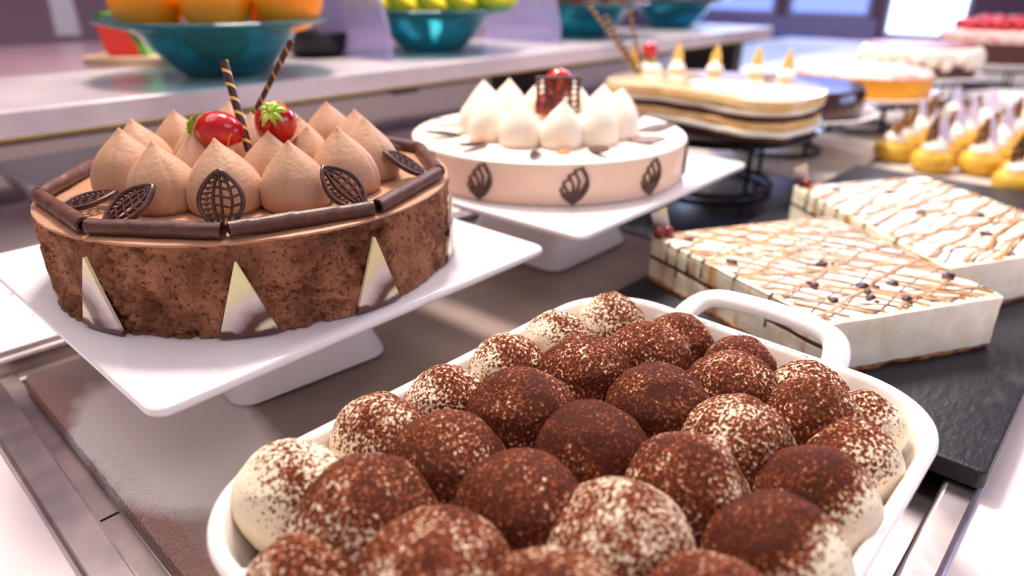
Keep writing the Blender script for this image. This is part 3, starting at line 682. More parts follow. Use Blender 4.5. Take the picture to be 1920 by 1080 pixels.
# ------------------------------------------------------------------ square cream cakes on the slate
def cheesecake(label, q, zb, zt, dense, ang, seed, sharddir, corner_i, blobs, cat='cake', group=None):
    rnd = random.Random(seed)
    q = [Vector((x, y, 0)) for x, y in q]; c = sum(q, Vector())/4
    t = thing('cream_cake', label, cat, (c.x, c.y, zb)); loc = [p-c for p in q]; Hh = zt-zb
    def outline(z, ins, wob, n=26, rough=0):
        out = []
        for i in range(4):
            a, d = loc[i], loc[(i+1) % 4]; nrm = Vector(((d-a).y, -(d-a).x, 0)).normalized()
            for k in range(n):
                s = k/n; p = a.lerp(d, s); r0 = .0022
                e = min(s, 1-s)*(d-a).length
                off = ins + (0 if e > .004 else (.004-e)*.35)
                off += -rough*(noise.noise(Vector((p.x*90, p.y*90, z*120+seed))) )
                sgn = 1 if nrm.dot(p) > 0 else -1
                p = p - nrm*sgn*off
                out.append((p.x, p.y, z + wob*noise.noise(Vector((p.x*60, p.y*60, seed)))))
        return out
    lay = [('biscuit_base', 0, .003, M['biscuit'], .004, -.001), ('lower_cream', .003, Hh*.48, M['cheese_side'], .0012, .0), ('sponge_line', Hh*.48, Hh*.57, M['sponge_brown'], .0008, .0006), ('upper_cream', Hh*.57, Hh-.0005, M['cheese_side'], .0012, .0)]
    for nm, z0, z1, m_, rough, ins in lay:
        rr = [outline(z0+(z1-z0)*k/5, ins+(0.0012 if (k == 5 and nm == 'upper_cream') else 0), .0004 if 0 < k < 5 else 0, rough=rough) for k in range(6)]
        obj(nm, MB().loft(rr), m_, t, smooth=50)
    # top sheet of cream
    g = MB(); N = 40; vs = []; fs = []
    for i in range(N+1):
        for j in range(N+1):
            s, w = i/N, j/N; p = loc[0].lerp(loc[1], s).lerp(loc[3].lerp(loc[2], s), w)
            e = min(s, w, 1-s, 1-w); z = Hh+.0006*noise.noise(p*45)+.0004*noise.noise(p*120) - (0.0014 if e == 0 else (.0003 if e < .03 else 0))
            vs.append(p+Vector((0, 0, z)))
    for i in range(N):
        for j in range(N): fs.append((i*(N+1)+j, (i+1)*(N+1)+j, (i+1)*(N+1)+j+1, i*(N+1)+j+1))
    g.add(vs, fs); obj('cream_top', g, M['cheese'], t, smooth=80)
    # one pale cut face where the cake was sliced
    a, d = loc[3], loc[2]; nrm = Vector(((d-a).y, -(d-a).x, 0)).normalized()
    if nrm.dot((a+d)/2) < 0: nrm = -nrm
    rr = []
    for k in range(9):
        z = .0035+(Hh-.0045)*k/8; r1 = []; r2 = []
        for s in range(41):
            p = a.lerp(d, .012+.976*s/40); o_ = .0018+.0012*fb((p.x, p.y, z), 60, 3)
            r1.append(p+nrm*o_+Vector((0, 0, z))); r2.append(p-nrm*.002+Vector((0, 0, z)))
        rr.append(r1+list(reversed(r2)))
    if corner_i is not None: obj('cut_face', MB().loft(rr), M['cheese_cut'], t, smooth=60)
    # drizzle: thin threads of caramel dragged across the top
    e1 = (loc[1]-loc[0]); e2 = (loc[3]-loc[0]); hull = loc
    def inside(p, mrg=.0015):
        for i in range(4):
            a, d = hull[i], hull[(i+1) % 4]; nn = Vector((-(d-a).y, (d-a).x, 0)).normalized()
            s = (p-a).dot(nn); s = s if nn.dot(-a) > 0 else -s
            if s < mrg: return False
        return True
    def thread(mb, p, d, L, r, wig):
        pts = []; rad = []
        side = Vector((-d.y, d.x, 0)); K = int(L/.003)
        for i in range(K+1):
            s = -L/2+L*i/K; w = side*(wig*noise.noise(Vector((s*28, p.x*90, p.y*90+seed)))); pp = p+d*s+w
            if inside(pp): pts.append(Vector((pp.x, pp.y, Hh+.0006*noise.noise(pp*45)+.0004*noise.noise(pp*120)+.0002))); rad.append(r*(.7+.6*abs(noise.noise(Vector((s*60, p.y*60, 3))))))
            elif len(pts) > 1: mb.tube(pts, rad, 6, flat=.35); pts = []; rad = []
            else: pts = []; rad = []
        if len(pts) > 1: mb.tube(pts, rad, 6, flat=.35)
    dk = MB(); pl = MB()
    for A, cnt, r in ang:
        d = Vector((cos(radians(A)), sin(radians(A)), 0)); side = Vector((-d.y, d.x, 0))
        for k in range(cnt):
            off = (-.5+(k+.5)/cnt)*.235+rnd.uniform(-.003, .003); j = d
            j = (d+side*rnd.uniform(-.06, .06)).normalized()
            thread(dk, side*off, j, .26, r*rnd.uniform(.7, 1.3), .006)
            if k % 2 == 0: thread(pl, side*(off+.0025), j, .26, r*2.6, .006)
    obj('caramel_haze', pl, M['drizzle_pale'], t, smooth=80); obj('chocolate_drizzle', dk, M['drizzle'], t, smooth=80)
    bb = MB()
    for (s, w, r) in blobs:
        p = loc[0].lerp(loc[1], s).lerp(loc[3].lerp(loc[2], s), w)
        bb.sphere((p.x, p.y, Hh+.0006), (r, r*.7, .0012), 14, 6, fn=None)
        for k in range(3): bb.sphere((p.x+rnd.uniform(-1, 1)*r*1.3, p.y+rnd.uniform(-1, 1)*r*1.3, Hh+.0005), (r*.5, r*.4, .0008), 10, 5)
    obj('chocolate_blobs', bb, M['blob'], t, smooth=80)['kind'] = 'stuff'
    # drips down the side facing the tray
    dr = MB()
    a, d = loc[0], loc[3]; nrm = Vector(((d-a).y, -(d-a).x, 0)).normalized()
    if nrm.dot((a+d)/2) < 0: nrm = -nrm
    for s, ln in ((.13, .016), (.2, .024), (.27, .018), (.36, .014), (.55, .02), (.74, .024)):
        p = a.lerp(d, s)+nrm*.0012
        dr.tube([p+Vector((0, 0, Hh+.0003))-nrm*.003, p+Vector((0, 0, Hh-.0012)), p+Vector((0, 0, Hh-ln*.5))+nrm*.0003, p+Vector((.0003, 0, Hh-ln))], [.0006, .0008, .0005, .0009], 6)
    obj('caramel_drip', dr, M['drizzle'], t, smooth=80)
    # chocolate shard and cherry on the corner
    cp = loc[0].lerp(Vector(), .10)
    ch = MB().sphere((0, 0, 0), .0052, 18, 12); obj('cherry', ch, M['cherry'], t, smooth=80, loc=(cp.x, cp.y, Hh+.0042)); 
    obj('cherry', ch.mesh('cherry2', 80), M['cherry'], t, loc=(cp.x-.006, cp.y+.004, Hh+.0036)) if sharddir == 1 else None
    s = MB(); s.loft([[(-.0030, 0, 0), (.0035, 0, 0), (.0035, .0012, 0), (-.0030, .0012, 0)], [(-.0065, 0, .012), (.0055, 0, .012), (.0055, .0012, .012), (-.0065, .0012, .012)], [(-.0085, 0, .021), (.0040, 0, .0245), (.0040, .0012, .0245), (-.0085, .0012, .021)]])
    obj('chocolate_shard', s, M['marble'], t, smooth=30, loc=(cp.x-.001, cp.y+.003, Hh-.002), rot=(radians(-8), radians(-6), HEAD-pi/2))
    return t
def w2(p): s, c = sin(HEAD), cos(HEAD); return (p[0]*s+p[1]*c, -p[0]*c+p[1]*s)
SLZ = .0125
qa = [tuple(at(x, y, .0515)[:2]) for x, y in ((1222, 439), (1552, 403), (1881, 552), (1552, 604))]
cheesecake('square cream cake with criss-cross caramel drizzle and cherries, beside the white dish handle', qa, SLZ+.0004, .0515, 1, ((-77, 42, .0006), (-5, 15, .00065), (-38, 6, .0008), (-60, 9, .0005)), 3, 1, 3, ((.12, .12, .0035), (.1, .42, .0045), (.48, .55, .004), (.25, .72, .0045), (.45, .78, .006), (.38, .88, .0045), (.6, .8, .005), (.93, .80, .006), (.52, .93, .004), (.2, .86, .004)))
qb = [tuple(at(x, y, .0515)[:2]) for x, y in ((1488, 347), (1738, 330), (2080, 452), (1775, 500))]
cheesecake('square cream cake with slanting caramel stripes, farther back next to the choux pastries', qb, SLZ+.0004, .0515, 1, ((-5, 26, .00085), (-25, 8, .0008), (-75, 5, .0006)), 9, 2, 3, ((.2, .12, .003), (.5, .2, .005), (.4, .5, .005), (.7, .6, .005), (.5, .8, .005), (.85, .85, .006)))

# ------------------------------------------------------------------ wire stands, round plates, cakes behind
def wire_stand(label, c, R, z, tray=True, group=None):
    t = thing('wire_cake_stand', label, 'cake stand', (c[0], c[1], 0), 0, group)
    circ = lambda r, zz, n=48: [(r*cos(2*pi*k/n), r*sin(2*pi*k/n), zz) for k in range(n)]
    obj('base_ring', MB().tube(circ(R*.62, .0035), .0035, 8, True), M['blackwire'], t, smooth=70)
    obj('top_ring', MB().tube(circ(R*.9, z-.006), .0035, 8, True), M['blackwire'], t, smooth=70)
    for k in range(4):
        a = 2*pi*k/4-.5
        obj('leg', MB().tube([(R*.62*cos(a), R*.62*sin(a), .003), (R*.62*cos(a), R*.62*sin(a), z*.5), (R*.62*cos(a), R*.62*sin(a), z-.012), (R*.72*cos(a), R*.72*sin(a), z-.006), (R*.9*cos(a), R*.9*sin(a), z-.006)], .003, 8), M['blackwire'], t, smooth=70)
    if tray:
        obj('tray', MB().lathe([(0, z-.0025), (R*.97, z-.0025), (R, z-.001), (R*1.01, z+.003), (R*1.0, z+.003), (R*.985, z), (0, z)], 64), M['blackwire'], t, smooth=50)
    return t
def round_plate(label, c, R, z):
    o = obj('round_plate', MB().lathe([(0, .0008), (R*.55, .0008), (R*.6, 0), (R*.7, .0015), (R*.93, .006), (R, .011), (R+.001, .0125), (R-.001, .0135), (R*.95, .0105), (R*.87, .0062), (0, .006)], 72), M['porcelain'], smooth=60, loc=(c[0], c[1], z)); tag(o, label, 'plate'); return o
LC = (.808, .405)
wire_stand('black wire cake stand with a shallow tray under the layered caramel cake', LC, .124, .0765)
# layered caramel cake: round cake sliced straight across the side facing the tray
lc = thing('layered_cake', 'cut caramel glazed layer cake with white chocolate peaks and one strawberry', 'cake', (LC[0], LC[1], .0769))
def lay_outline(z, ext, seed, wob, n=60):
    ctl = [(.735, .500), (.744, .44), (.736, .38), (.722, .33), (.742, .294), (.80, .284), (.862, .300)]
    ctl = [Vector((x-LC[0], y-LC[1])) for x, y in ctl]+[Vector((r*cos(radians(a)), r*sin(radians(a)))) for a, r in ((-30, .117), (0, .124), (30, .134), (60, .148), (90, .147), (112, .136))]
    out = []; N = len(ctl)
    for i in range(N):
        p0, p1, p2, p3 = ctl[i-1], ctl[i], ctl[(i+1) % N], ctl[(i+2) % N]
        for k in range(9):
            t = k/9; p = .5*((2*p1)+(-p0+p2)*t+(2*p0-5*p1+4*p2-p3)*t*t+(-p0+3*p1-3*p2+p3)*t**3)
            p = p+p.normalized()*(ext+wob*noise.noise(Vector((p.x*45, p.y*45, seed))))
            out.append((p.x, p.y, z+(.0016*noise.noise(Vector((p.x*30, p.y*30, seed+4))) if 0.001 < z < .0425 else 0)))
    return out
layers = [('sponge_base', 0, .006, 'sponge_brown', -.002), ('cream_layer', .0065, .0125, 'cream', .0015), ('sponge_layer', .013, .0215, 'sponge_yellow', -.001), ('chocolate_layer', .022, .0285, 'sponge_brown', -.001), ('cream_layer', .029, .0345, 'kiss_cream', .001), ('caramel_layer', .035, .043, 'sponge_yellow', .003)]
for i, (nm, z0, z1, mm, ext) in enumerate(layers):
    rr = [lay_outline(z0+(z1-z0)*k/3, ext+(.001 if k in (1, 2) else 0), i*3.1, .003) for k in range(4)]
    obj(nm, MB().loft(rr), M[mm], lc, smooth=50)
obj('caramel_glaze', MB().loft([lay_outline(.0433, .0035, 15.5, .003), lay_outline(.0455, .003, 15.5, .003), lay_outline(.0463, .0005, 15.5, .003)]), M['caramel_glaze'], lc, smooth=50)
LCv = Vector((LC[0], LC[1], .0769)); LT = .1232
def peak(a, r, s=1.0):
    p = Vector((r*cos(radians(a)), r*sin(radians(a)), .0462))
    o = obj('cream_peak', MB().lathe([(0, -.001), (.010*s, -.001), (.012*s, .003), (.011*s, .007), (.007*s, .011), (.003*s, .014), (0, .016)], 24, wob=lambda a, z, r: .0008*sin(5*a) if r > .001 else 0), M['cream'], lc, smooth=70, loc=p)
    b = MB().loft([[(-.0085*s, -.001, 0), (.0085*s, -.001, 0), (.0085*s, .001, 0), (-.0085*s, .001, 0)], [(-.0062*s, -.001, .016), (.0072*s, -.001, .016), (.0072*s, .001, .016), (-.0062*s, .001, .016)], [(.0010, -.0008, .030), (.0022, -.0008, .030), (.0022, .0008, .030), (.001, .0008, .030)]])
    obj('white_chocolate_shard', b, M['white_choc'], lc, smooth=30, loc=(p.x, p.y, p.z+.007), rot=(0, 0, HEAD-pi/2+random.uniform(-.4, .4)))
for a, r in ((53, .135), (31, .120), (3, .111), (-24, .104)): peak(a, r, .95)
p = Vector((.0345, .124, .0462))
obj('cream_block', MB().lathe([(0, -.001), (.017, -.001), (.0175, .004), (.0165, .010), (.012, .0125), (0, .013)], 30), M['cream'], lc, smooth=70, loc=p)
strawberry(lc, p+Vector((0, 0, .026)), (-.15, -.3, -1), r=.0125, L=.028)
rt_ = Vector((sin(HEAD), -cos(HEAD), 0))
for off, dx, dz in ((0, -.070, .086), (.003, -.050, .074), (.006, -.020, .084)):
    q0 = Vector((.016, .128, .0455))+rt_*off; stick(lc, q0, q0+rt_*dx+Vector((0, off, dz)), .0022, .0024, M['stripe'])
b = MB().loft([[(-.006, -.001, 0), (.006, -.001, 0), (.006, .001, 0), (-.006, .001, 0)], [(-.007, -.001, .018), (.004, -.001, .018), (.004, .001, .018), (-.007, .001, .018)], [(-.002, -.001, .032), (.001, -.001, .032), (.001, .001, .032), (-.002, .001, .032)]])
obj('white_chocolate_shard', b, M['white_choc'], lc, smooth=30, loc=(p.x-.012, p.y+.016, p.z+.006), rot=(0, .1, HEAD-pi/2))

def simple_cake(name, label, c, z, parts):
    t = thing(name, label, 'cake', (c[0], c[1], z))
    for nm, prof, mm, wob in parts:
        obj(nm, MB().lathe(prof, 72, wob=wob), M[mm], t, smooth=50)
    return t
PZ = .052
G = (1.05, .42); O_ = (1.315, .395); Rd = (1.66, .40); Bc = (2.02, .33)
for c, nm in ((G, 'glossy chocolate cake'), (O_, 'orange cake'), (Rd, 'red topped cream cake'), (Bc, 'berry covered cake')):
    wire_stand('black wire cake stand carrying the %s' % nm, c, .10, PZ+.0005, tray=False)
    round_plate('round white plate with raised rim under the %s' % nm, c, .129, PZ)
simple_cake('glazed_cake', 'dark glossy chocolate glazed round cake behind the layered cake', G, PZ+.0065, [('cake_body', [(0, 0), (.108, 0), (.110, .003), (.110, .036), (.106, .041), (0, .042)], 'glazebrown', None)])
simple_cake('orange_cake', 'round orange cake with a pink white dusted top on a white plate', O_, PZ+.0065, [('cake_body', [(0, 0), (.105, 0), (.106, .002), (.106, .034), (0, .034)], 'orange_cake', lambda a, z, r: .0015*sin(a*40) if r > .1 else 0), ('icing', [(0, .034), (.106, .034), (.107, .037), (.100, .042), (0, .043)], 'pinkcream', None)])
t = simple_cake('red_velvet_cake', 'brown cake with thick wavy cream and a red speckled top', Rd, PZ+.0065, [('cake_body', [(0, 0), (.104, 0), (.106, .002), (.106, .045), (0, .045)], 'sponge_brown', None), ('cream_coat', [(0, .030), (.108, .030), (.113, .036), (.113, .050), (.104, .058), (0, .058)], 'kiss_cream', lambda a, z, r: .003*sin(a*9) if r > .1 else 0), ('red_topping', [(0, .058), (.100, .058), (.098, .061), (0, .062)], 'redtop', None)])
b = MB()
for k in range(26):
    a = 2*pi*k/26; b.sphere((.106*cos(a), .106*sin(a), .033+.006*sin(k*2.3)), (.012, .012, .012), 12, 8)
obj('cream_drips', b, M['kiss_cream'], t, smooth=80)['kind'] = 'stuff'
t = simple_cake('berry_cake', 'dark cake with white cream and a heap of red berries, farthest in the row', Bc, PZ+.0065, [('cake_body', [(0, 0), (.108, 0), (.110, .002), (.110, .055), (0, .055)], 'sponge_brown', None), ('cream_coat', [(0, .050), (.113, .050), (.117, .056), (.116, .068), (.104, .074), (0, .074)], 'pinkcream', lambda a, z, r: .002*sin(a*12) if r > .1 else 0)])
bm_ = MB().sphere((0, 0, 0), .0115, 16, 10).mesh('berry', 80); rnd = random.Random(4)
for k in range(46):
    a = k*2.4; r = .088*sqrt((k+.5)/46); obj('berry', bm_, M['berry'], t, loc=(r*cos(a), r*sin(a), .082+rnd.uniform(0, .006)+(.008 if r < .045 else 0)))

# ------------------------------------------------------------------ choux pastries
def pastry(kind, seed):
    rnd = random.Random(seed); t = thing('choux_pastry', 'x', 'pastry', (0, 0, 0))
    obj('choux_shell', MB().lathe([(0, 0), (.018, 0), (.0235, .004), (.0265, .011), (.0265, .019), (.023, .026), (.015, .029), (0, .0295)], 36, wob=lambda a, z, r: .0016*noise.noise(Vector((cos(a)*2.5, sin(a)*2.5, z*90+seed))) if r > .001 else 0), M['choux'], t, smooth=70)
    obj('cream_swirl', MB().lathe([(0, .028), (.015, .028), (.0165, .032), (.013, .037), (.0075, .042), (.003, .046), (0, .048)], 30, wob=lambda a, z, r: .0012*sin(6*a+z*300) if r > .001 else 0), M['cream'], t, smooth=70)
    def shard(m, x, y, h, w, lean, rz):
        b = MB().loft([[(-w/2, -.0008, 0), (w/2, -.0008, 0), (w/2, .0008, 0), (-w/2, .0008, 0)], [(-w*.6, -.0008, h*.55), (w*.5, -.0008, h*.55), (w*.5, .0008, h*.55), (-w*.6, .0008, h*.55)], [(-w*.1, -.0008, h), (w*.15, -.0008, h), (w*.15, .0008, h), (-w*.1, .0008, h)]])
        obj('lilac_shard' if m == 'lilac' else 'nut_shard', b, M[m], t, smooth=30, loc=(x, y, .032), rot=(lean, 0, rz))
    if kind in (0, 2): shard('lilac', .005, -.006, .042, .017, -.25, HEAD-pi/2+rnd.uniform(-.3, .3))
    if kind in (1, 2): shard('nut', -.007, .003, .046, .013, .2, HEAD-pi/2+rnd.uniform(-.4, .4)); shard('nut', -.002, .008, .028, .008, .1, HEAD+rnd.uniform(-.6, .6))
    return t
protos = [pastry(k, 20+k) for k in range(3)]
spots = []
lattice = []
for i in range(-1, 7):
    for j in range(5):
        if i < 0 and j > 1: continue
        u = 1.075+i*.060+(.0 if j % 2 else .028); v = .052+j*.054
        lattice.append((u, v))
labels = {}
used = set(); num = 0
for (u, v) in lattice:
    if u > 1.44: continue
    k = (num*7+int(v*100)) % 3
    if k not in used: t = protos[k]; used.add(k)
    else: t = copy_tree(protos[k])
    t.location = (u+random.uniform(-.004, .004), v+random.uniform(-.003, .003), -.0009); t.rotation_euler = (0, 0, random.uniform(-.7, .7))
    q_ = lattice.index((u, v)); q_ = q_-2 if q_ > 1 else q_-5
    row = ['nearest', 'second', 'third', 'fourth', 'fifth', 'sixth', 'seventh', 'rearmost'][q_//5+1]; cl = ['rightmost', 'second from the right', 'middle', 'second from the left', 'leftmost'][q_ % 5]
    t['label'] = 'golden choux pastry with %s, %s in the %s row' % (['lilac shard', 'nut shards', 'lilac and nut shards'][k], cl, row)
    t['group'] = ['choux pastries with lilac shards', 'choux pastries with nut shards', 'choux pastries with both shards'][k]; t['category'] = 'pastry'
    num += 1
# white platter beyond the pastries
rings = []
for z, w, d in ((0, .20, .14), (.004, .24, .18), (.018, .30, .24), (.021, .305, .245), (.021, .297, .237), (.006, .23, .17), (.005, .20, .14)):
    rings.append([(x, y, z) for x, y in rrect(w, d, .06, 8)])
o = obj('serving_platter', MB().loft(rings), M['porcelain'], loc=(1.72, .17, -.0009), smooth=60, rot=(0, 0, 1.2)); tag(o, 'large white oval serving platter behind the choux pastries', 'platter')

# ------------------------------------------------------------------ fruit bowls on the shelf
def bowl(label, c, R=.136, h=.064):
    b = MB(); pr = [(0, .0), (.046, 0), (.050, .002), (.060, .012), (.083, .036), (.095, .051), (.112, .058), (R, h), (R+.0005, h+.0015), (R-.001, h+.003), (.112, .0615), (.092, .055), (.079, .040), (.055, .015), (.044, .007), (0, .006)]
    b.lathe(pr, 96, wob=lambda a, z, r: .0015*sin(14*a)*(r > .11))
    o = obj('glass_bowl', b, M['teal'], loc=(c[0], c[1], SZ+.0003), smooth=60); return tag(o, label, 'bowl')
BW = ((.415, .88), (.80, .925), (1.21, .93), (1.60, .95))
bowl('teal glass bowl with a wide wavy rim holding the oranges', BW[0])
bowl('teal glass bowl holding the yellow bananas', BW[1])
bowl('teal glass bowl holding the red apples', BW[2])
bowl('teal glass bowl holding the peaches, farthest along the shelf', BW[3])
om = MB().sphere((0, 0, 0), .041, 32, 20, fn=lambda d: d*.041*(1-.03*abs(d.z)**4)).mesh('orange', 80)
rt = Vector((sin(HEAD), -cos(HEAD), 0)); fw = Vector((cos(HEAD), sin(HEAD), 0))
c = Vector((BW[0][0], BW[0][1], 0))
olab = ['big orange at the left end of the fruit heap', 'orange in the middle front of the heap', 'orange just right of the middle of the heap', 'orange at the right end of the heap', 'orange low inside the teal bowl, seen through the glass']
ops = [(-.075, -.035, .078), (.005, -.050, .079), (.052, -.030+.045, .084), (.085, -.018+.03, .080), (-.02, .038, .088), (-.005, -.004, .044), (-.055, .055, .075), (.05, .075, .078)]
ops = [(-.070, -.028, .086), (.014, -.032, .086), (.056, .050, .088), (.094, -.016, .091), (-.030, .054, .092)]
for i, (r, f, z) in enumerate(ops):
    p = c+rt*r+fw*f; o = obj('orange', om, M['orange'], loc=(p.x, p.y, SZ+z))
    tag(o, ['orange at the left end of the heap in the nearest bowl', 'orange in the middle front of the heap in the nearest bowl', 'orange behind and right of the middle one in the nearest bowl', 'orange at the right end of the heap in the nearest bowl', 'dark shaded orange behind the left and middle ones'][i], 'orange', 'oranges in the glass bowl')
o = obj('orange', om, M['orange'], loc=(c.x-.002, c.y+.002, SZ+.0475)); o.scale = (.93, .93, .93); tag(o, 'orange at the bottom of the bowl, seen through the teal glass', 'orange', 'oranges in the glass bowl')
def banana_mesh():
    P = []; r = []
    for i in range(17):
        t = i/16; a = -1.0+2.0*t; P.append((.085*sin(a), 0, .085*(1-cos(a)))); r.append(.0165*min(1, sin(pi*(.06+.88*t))**.5) if t < .93 else (.006 if t < .99 else .0045))
    return MB().tube(P, r, 12, up=Vector((0, 1, 0)))
bnm = banana_mesh().mesh('banana', 80); btm = MB().tube([(.0700, 0, .0385), (.0745, 0, .0450), (.0755, 0, .0475)], [.006, .0055, .005], 10, up=Vector((0, 1, 0))).mesh('stem', 60)
bt2 = MB().sphere((-.0715, 0, .0392), .0045, 10, 6).mesh('tip', 60)
c = Vector((BW[1][0], BW[1][1], 0))
bl = ['left', 'second from the left', 'middle front', 'fourth from the left', 'right', 'rear left', 'rear right']
bps = [(-.108, .0, .094, 1.0), (-.065, -.012, .087, 1.0), (-.022, -.02, .084, 1.0), (.022, -.02, .084, 1.0), (.065, -.012, .087, 1.0), (.108, .0, .094, 1.0)]
for i, (r, f, z, a) in enumerate(bps):
    p = c+rt*r+fw*f
    t = thing('banana', ['leftmost yellow banana in the banana bowl', 'second banana from the left in the banana bowl', 'third banana from the left in the banana bowl', 'third banana from the right in the banana bowl', 'second banana from the right in the banana bowl', 'rightmost yellow banana in the banana bowl'][i], 'banana', (p.x, p.y, SZ+z-.02), HEAD-pi/2+a, 'bananas in the glass bowl')
    obj('peel', bnm, M['banana'], t); obj('stem', btm, M['bananatip'], t); obj('blossom_tip', bt2, M['bananatip'], t)
am = MB().sphere((0, 0, 0), .036, 28, 18, fn=lambda d: Vector((d.x, d.y, d.z*.9))*.036*(1+.05*d.z)-Vector((0, 0, .006*max(0, d.z)**12))).mesh('apple', 80)
stm = MB().tube([(0, 0, .024), (.001, 0, .034), (.004, 0, .042)], .0014, 8).mesh('stalk', 60)
for bi, (mm, nm, lbs) in enumerate((('apple', 'apple', ['left', 'centre', 'right', 'back left', 'back right']), ('peachfruit', 'peach', ['left', 'centre', 'right', 'back left', 'back right']))):
    c = Vector((BW[2+bi][0], BW[2+bi][1], 0))
    for i, (r, f, z) in enumerate(((-.070, -.02, .083), (0, -.038, .083), (.070, -.02, .083), (-.036, .052, .088), (.042, .052, .088))):
        p = c+rt*r+fw*f; t = thing(nm, '%s %s at the %s of the %s bowl' % ('red' if bi == 0 else 'orange red', nm, lbs[i], nm), nm, (p.x, p.y, SZ+z), random.random()*3, '%s fruit in the glass bowl' % nm)
        obj('fruit_skin', am, M[mm], t); obj('stalk', stm, M['bananatip'], t)
# watermelon wedge on a small board beyond the first bowl
p = at(238, 128, SZ); t = thing('watermelon_wedge', 'red watermelon wedge with striped green rind left of the orange bowl', 'fruit', (p.x+.03, p.y+.04, SZ+.0125), HEAD-pi/2)
def wedge(r0, r1):
    b = MB(); rings = []
    for i in range(13):
        a = pi*i/12*.55; rings.append([(r0*cos(a)-.03, -.02, r0*sin(a)), (r1*cos(a)-.03, -.02, r1*sin(a)), (r1*cos(a)-.03, .02, r1*sin(a)), (r0*cos(a)-.03, .02, r0*sin(a))])
    return b.loft(rings)
obj('flesh', wedge(.004, .045), M['melon_red'], t, smooth=30); obj('rind', wedge(.0455, .056), M['melon_green'], t, smooth=30)
o = obj('wooden_board', MB().loft([[(x, y, z) for x, y in rrect(.13, .09, .02)] for z in (0, .012)]), M['board'], smooth=40, loc=(p.x+.035, p.y+.04, SZ+.0003)); o.rotation_euler = (0, 0, HEAD-pi/2); tag(o, 'pale wooden board under the watermelon wedge', 'board')
# curved clear screens standing across the shelf
def screen(x, label):
    pts = [(0, 0)]+[(-.0+.17*sin(pi/2*k/14), .19*cos(pi/2*k/14)) for k in range(15)]
    pts = [(.0, 0), (.0, .19)]+[(.19*sin(pi/2*k/14), .19*cos(pi/2*k/14)) for k in range(1, 15)]
    ring = lambda xx: [(xx, -p[0]+.17, p[1]) for p in pts]
    o = obj('glass_screen', MB().loft([ring(0), ring(.005)]), M['clear'], loc=(x, .86, SZ+.0004), smooth=30); tag(o, label, 'screen')
screen(.645, 'clear quarter-round glass screen between the orange bowl and banana bowl'); screen(1.03, 'clear quarter-round glass screen between the banana bowl and apple bowl')
# black dish between first two bowls, price cards
o = obj('black_pot', MB().lathe([(0, 0), (.035, 0), (.045, .01), (.05, .035), (.047, .035), (.04, .01), (0, .006)], 40), M['blackwire'], loc=(.66+.0, 1.17, SZ+.0004), smooth=60); o.location = (.62, .99, SZ+.0004); tag(o, 'small black pot on the shelf between the orange bowl and banana bowl', 'pot')
def card(x, y, z, w, h, label):
    b = MB(); b.loft([[(-w/2, -.012, 0), (w/2, -.012, 0), (w/2, -.0105, 0), (-w/2, -.0105, 0)], [(-w/2, -.0008, h), (w/2, -.0008, h), (w/2, .0008, h), (-w/2, .0008, h)], [(-w/2, .0105, 0), (w/2, .0105, 0), (w/2, .012, 0), (-w/2, .012, 0)]])
    o = obj('tent_card', b, M['card'], loc=(x, y, z), smooth=0); o.rotation_euler = (0, 0, HEAD-pi/2); tag(o, label, 'card')
q = at(130, 66, .06); card(q.x, q.y, .0602, .075, .16, 'tall folded white card standing on the rear mauve counter')
q = at(40, 135, -.04); 
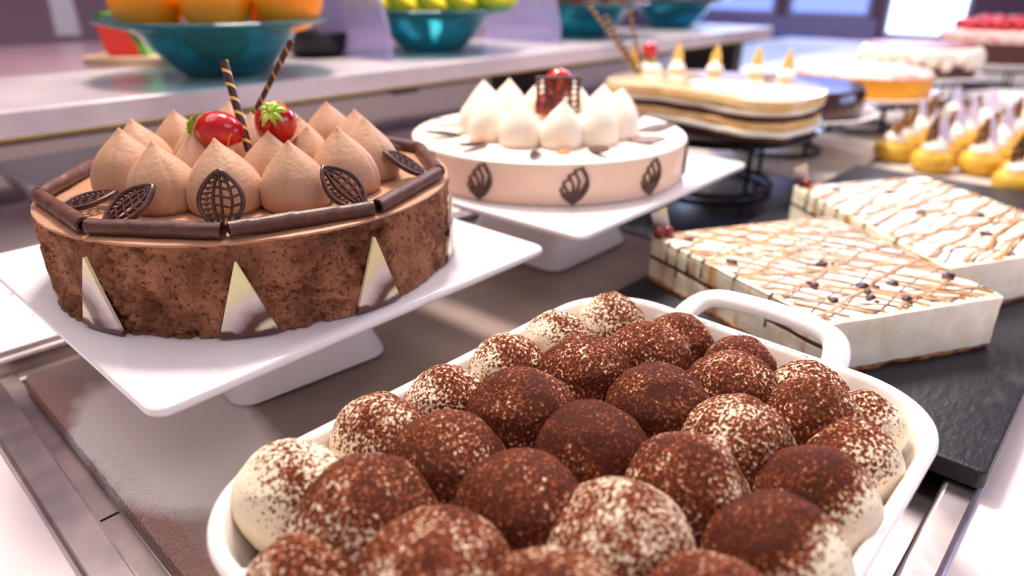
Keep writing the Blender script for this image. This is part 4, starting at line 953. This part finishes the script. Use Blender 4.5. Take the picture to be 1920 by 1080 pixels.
# white square bowl on the counter at the left
rings = []
for z, w in ((0, .11), (.004, .125), (.05, .17), (.053, .172), (.053, .166), (.006, .118), (.005, .10)):
    rings.append([(x, y, z) for x, y in rrect(w, w, .02, 6)])
q = at(85, 345, .0)
o = obj('square_bowl', MB().loft(rings), M['porcelain'], loc=(.245, .875, -.0036), smooth=50); o.rotation_euler = (0, 0, .05); o.scale = (1.0, 1.0, 1.0); tag(o, 'square white bowl on the counter under the shelf, at the left', 'bowl')
# crumbs on the counter
for (x, y, l, lab) in ((24, 552, .006, 'long brown crumb on the white counter left of the chocolate cake'), (62, 592, .003, 'tiny brown crumb on the white counter near the stand')):
    p = at(x, y, -.004); o = obj('crumb', MB().sphere((0, 0, .0006), (l/2, .0008, .0006), 10, 6), M['roll'], loc=p, smooth=70); o.rotation_euler = (0, 0, -.3); tag(o, lab, 'crumb')

# ------------------------------------------------------------------ dining room beyond
def table(label, c, r, rz=0, w=None):
    t = thing('dining_table', label, 'table', (c[0], c[1], -.9), rz)
    w = w or (r*2, r*2)
    obj('tabletop', MB().box((-w[0]/2, -w[1]/2, .72), (w[0]/2, w[1]/2, .75)), M['whitecloth'], t, smooth=0, bevel=.004)
    for sx in (-1, 1):
        for sy in (-1, 1): obj('leg', MB().box((sx*(w[0]/2-.05)-.02, sy*(w[1]/2-.05)-.02, 0), (sx*(w[0]/2-.05)+.02, sy*(w[1]/2-.05)+.02, .72)), M['darkchair'], t, smooth=0)
table('white topped dining table just past the end of the cake row', (3.62, 1.42), .4, 0, (.62, .8))
table('white topped dining table farther left, near the windows', (4.85, 2.3), .4, 0, (.9, .6))
def chair(label, c, rz, m, h=.95):
    t = thing('dining_chair', label, 'chair', (c[0], c[1], -.9), rz)
    obj('seat', MB().box((-.21, -.21, .43), (.21, .21, .48)), M[m], t, smooth=30, bevel=.01)
    obj('backrest', MB().box((-.21, .18, .48), (.21, .22, h)), M[m], t, smooth=30, bevel=.01)
    for sx in (-1, 1):
        for sy in (-1, 1): obj('leg', MB().box((sx*.18-.018, sy*.18-.018, 0), (sx*.18+.018, sy*.18+.018, .43)), M['darkchair'], t, smooth=0)
chair('dark dining chair in front of the brightest window', (3.72, .77), pi/2, 'darkchair', .84)
chair('blue backed dining chair beside the windows', (4.25, 1.72), pi/2, 'blue', .86)
chair('blue backed dining chair nearer the left window', (5.1, 2.85), pi/2, 'blue', .93)
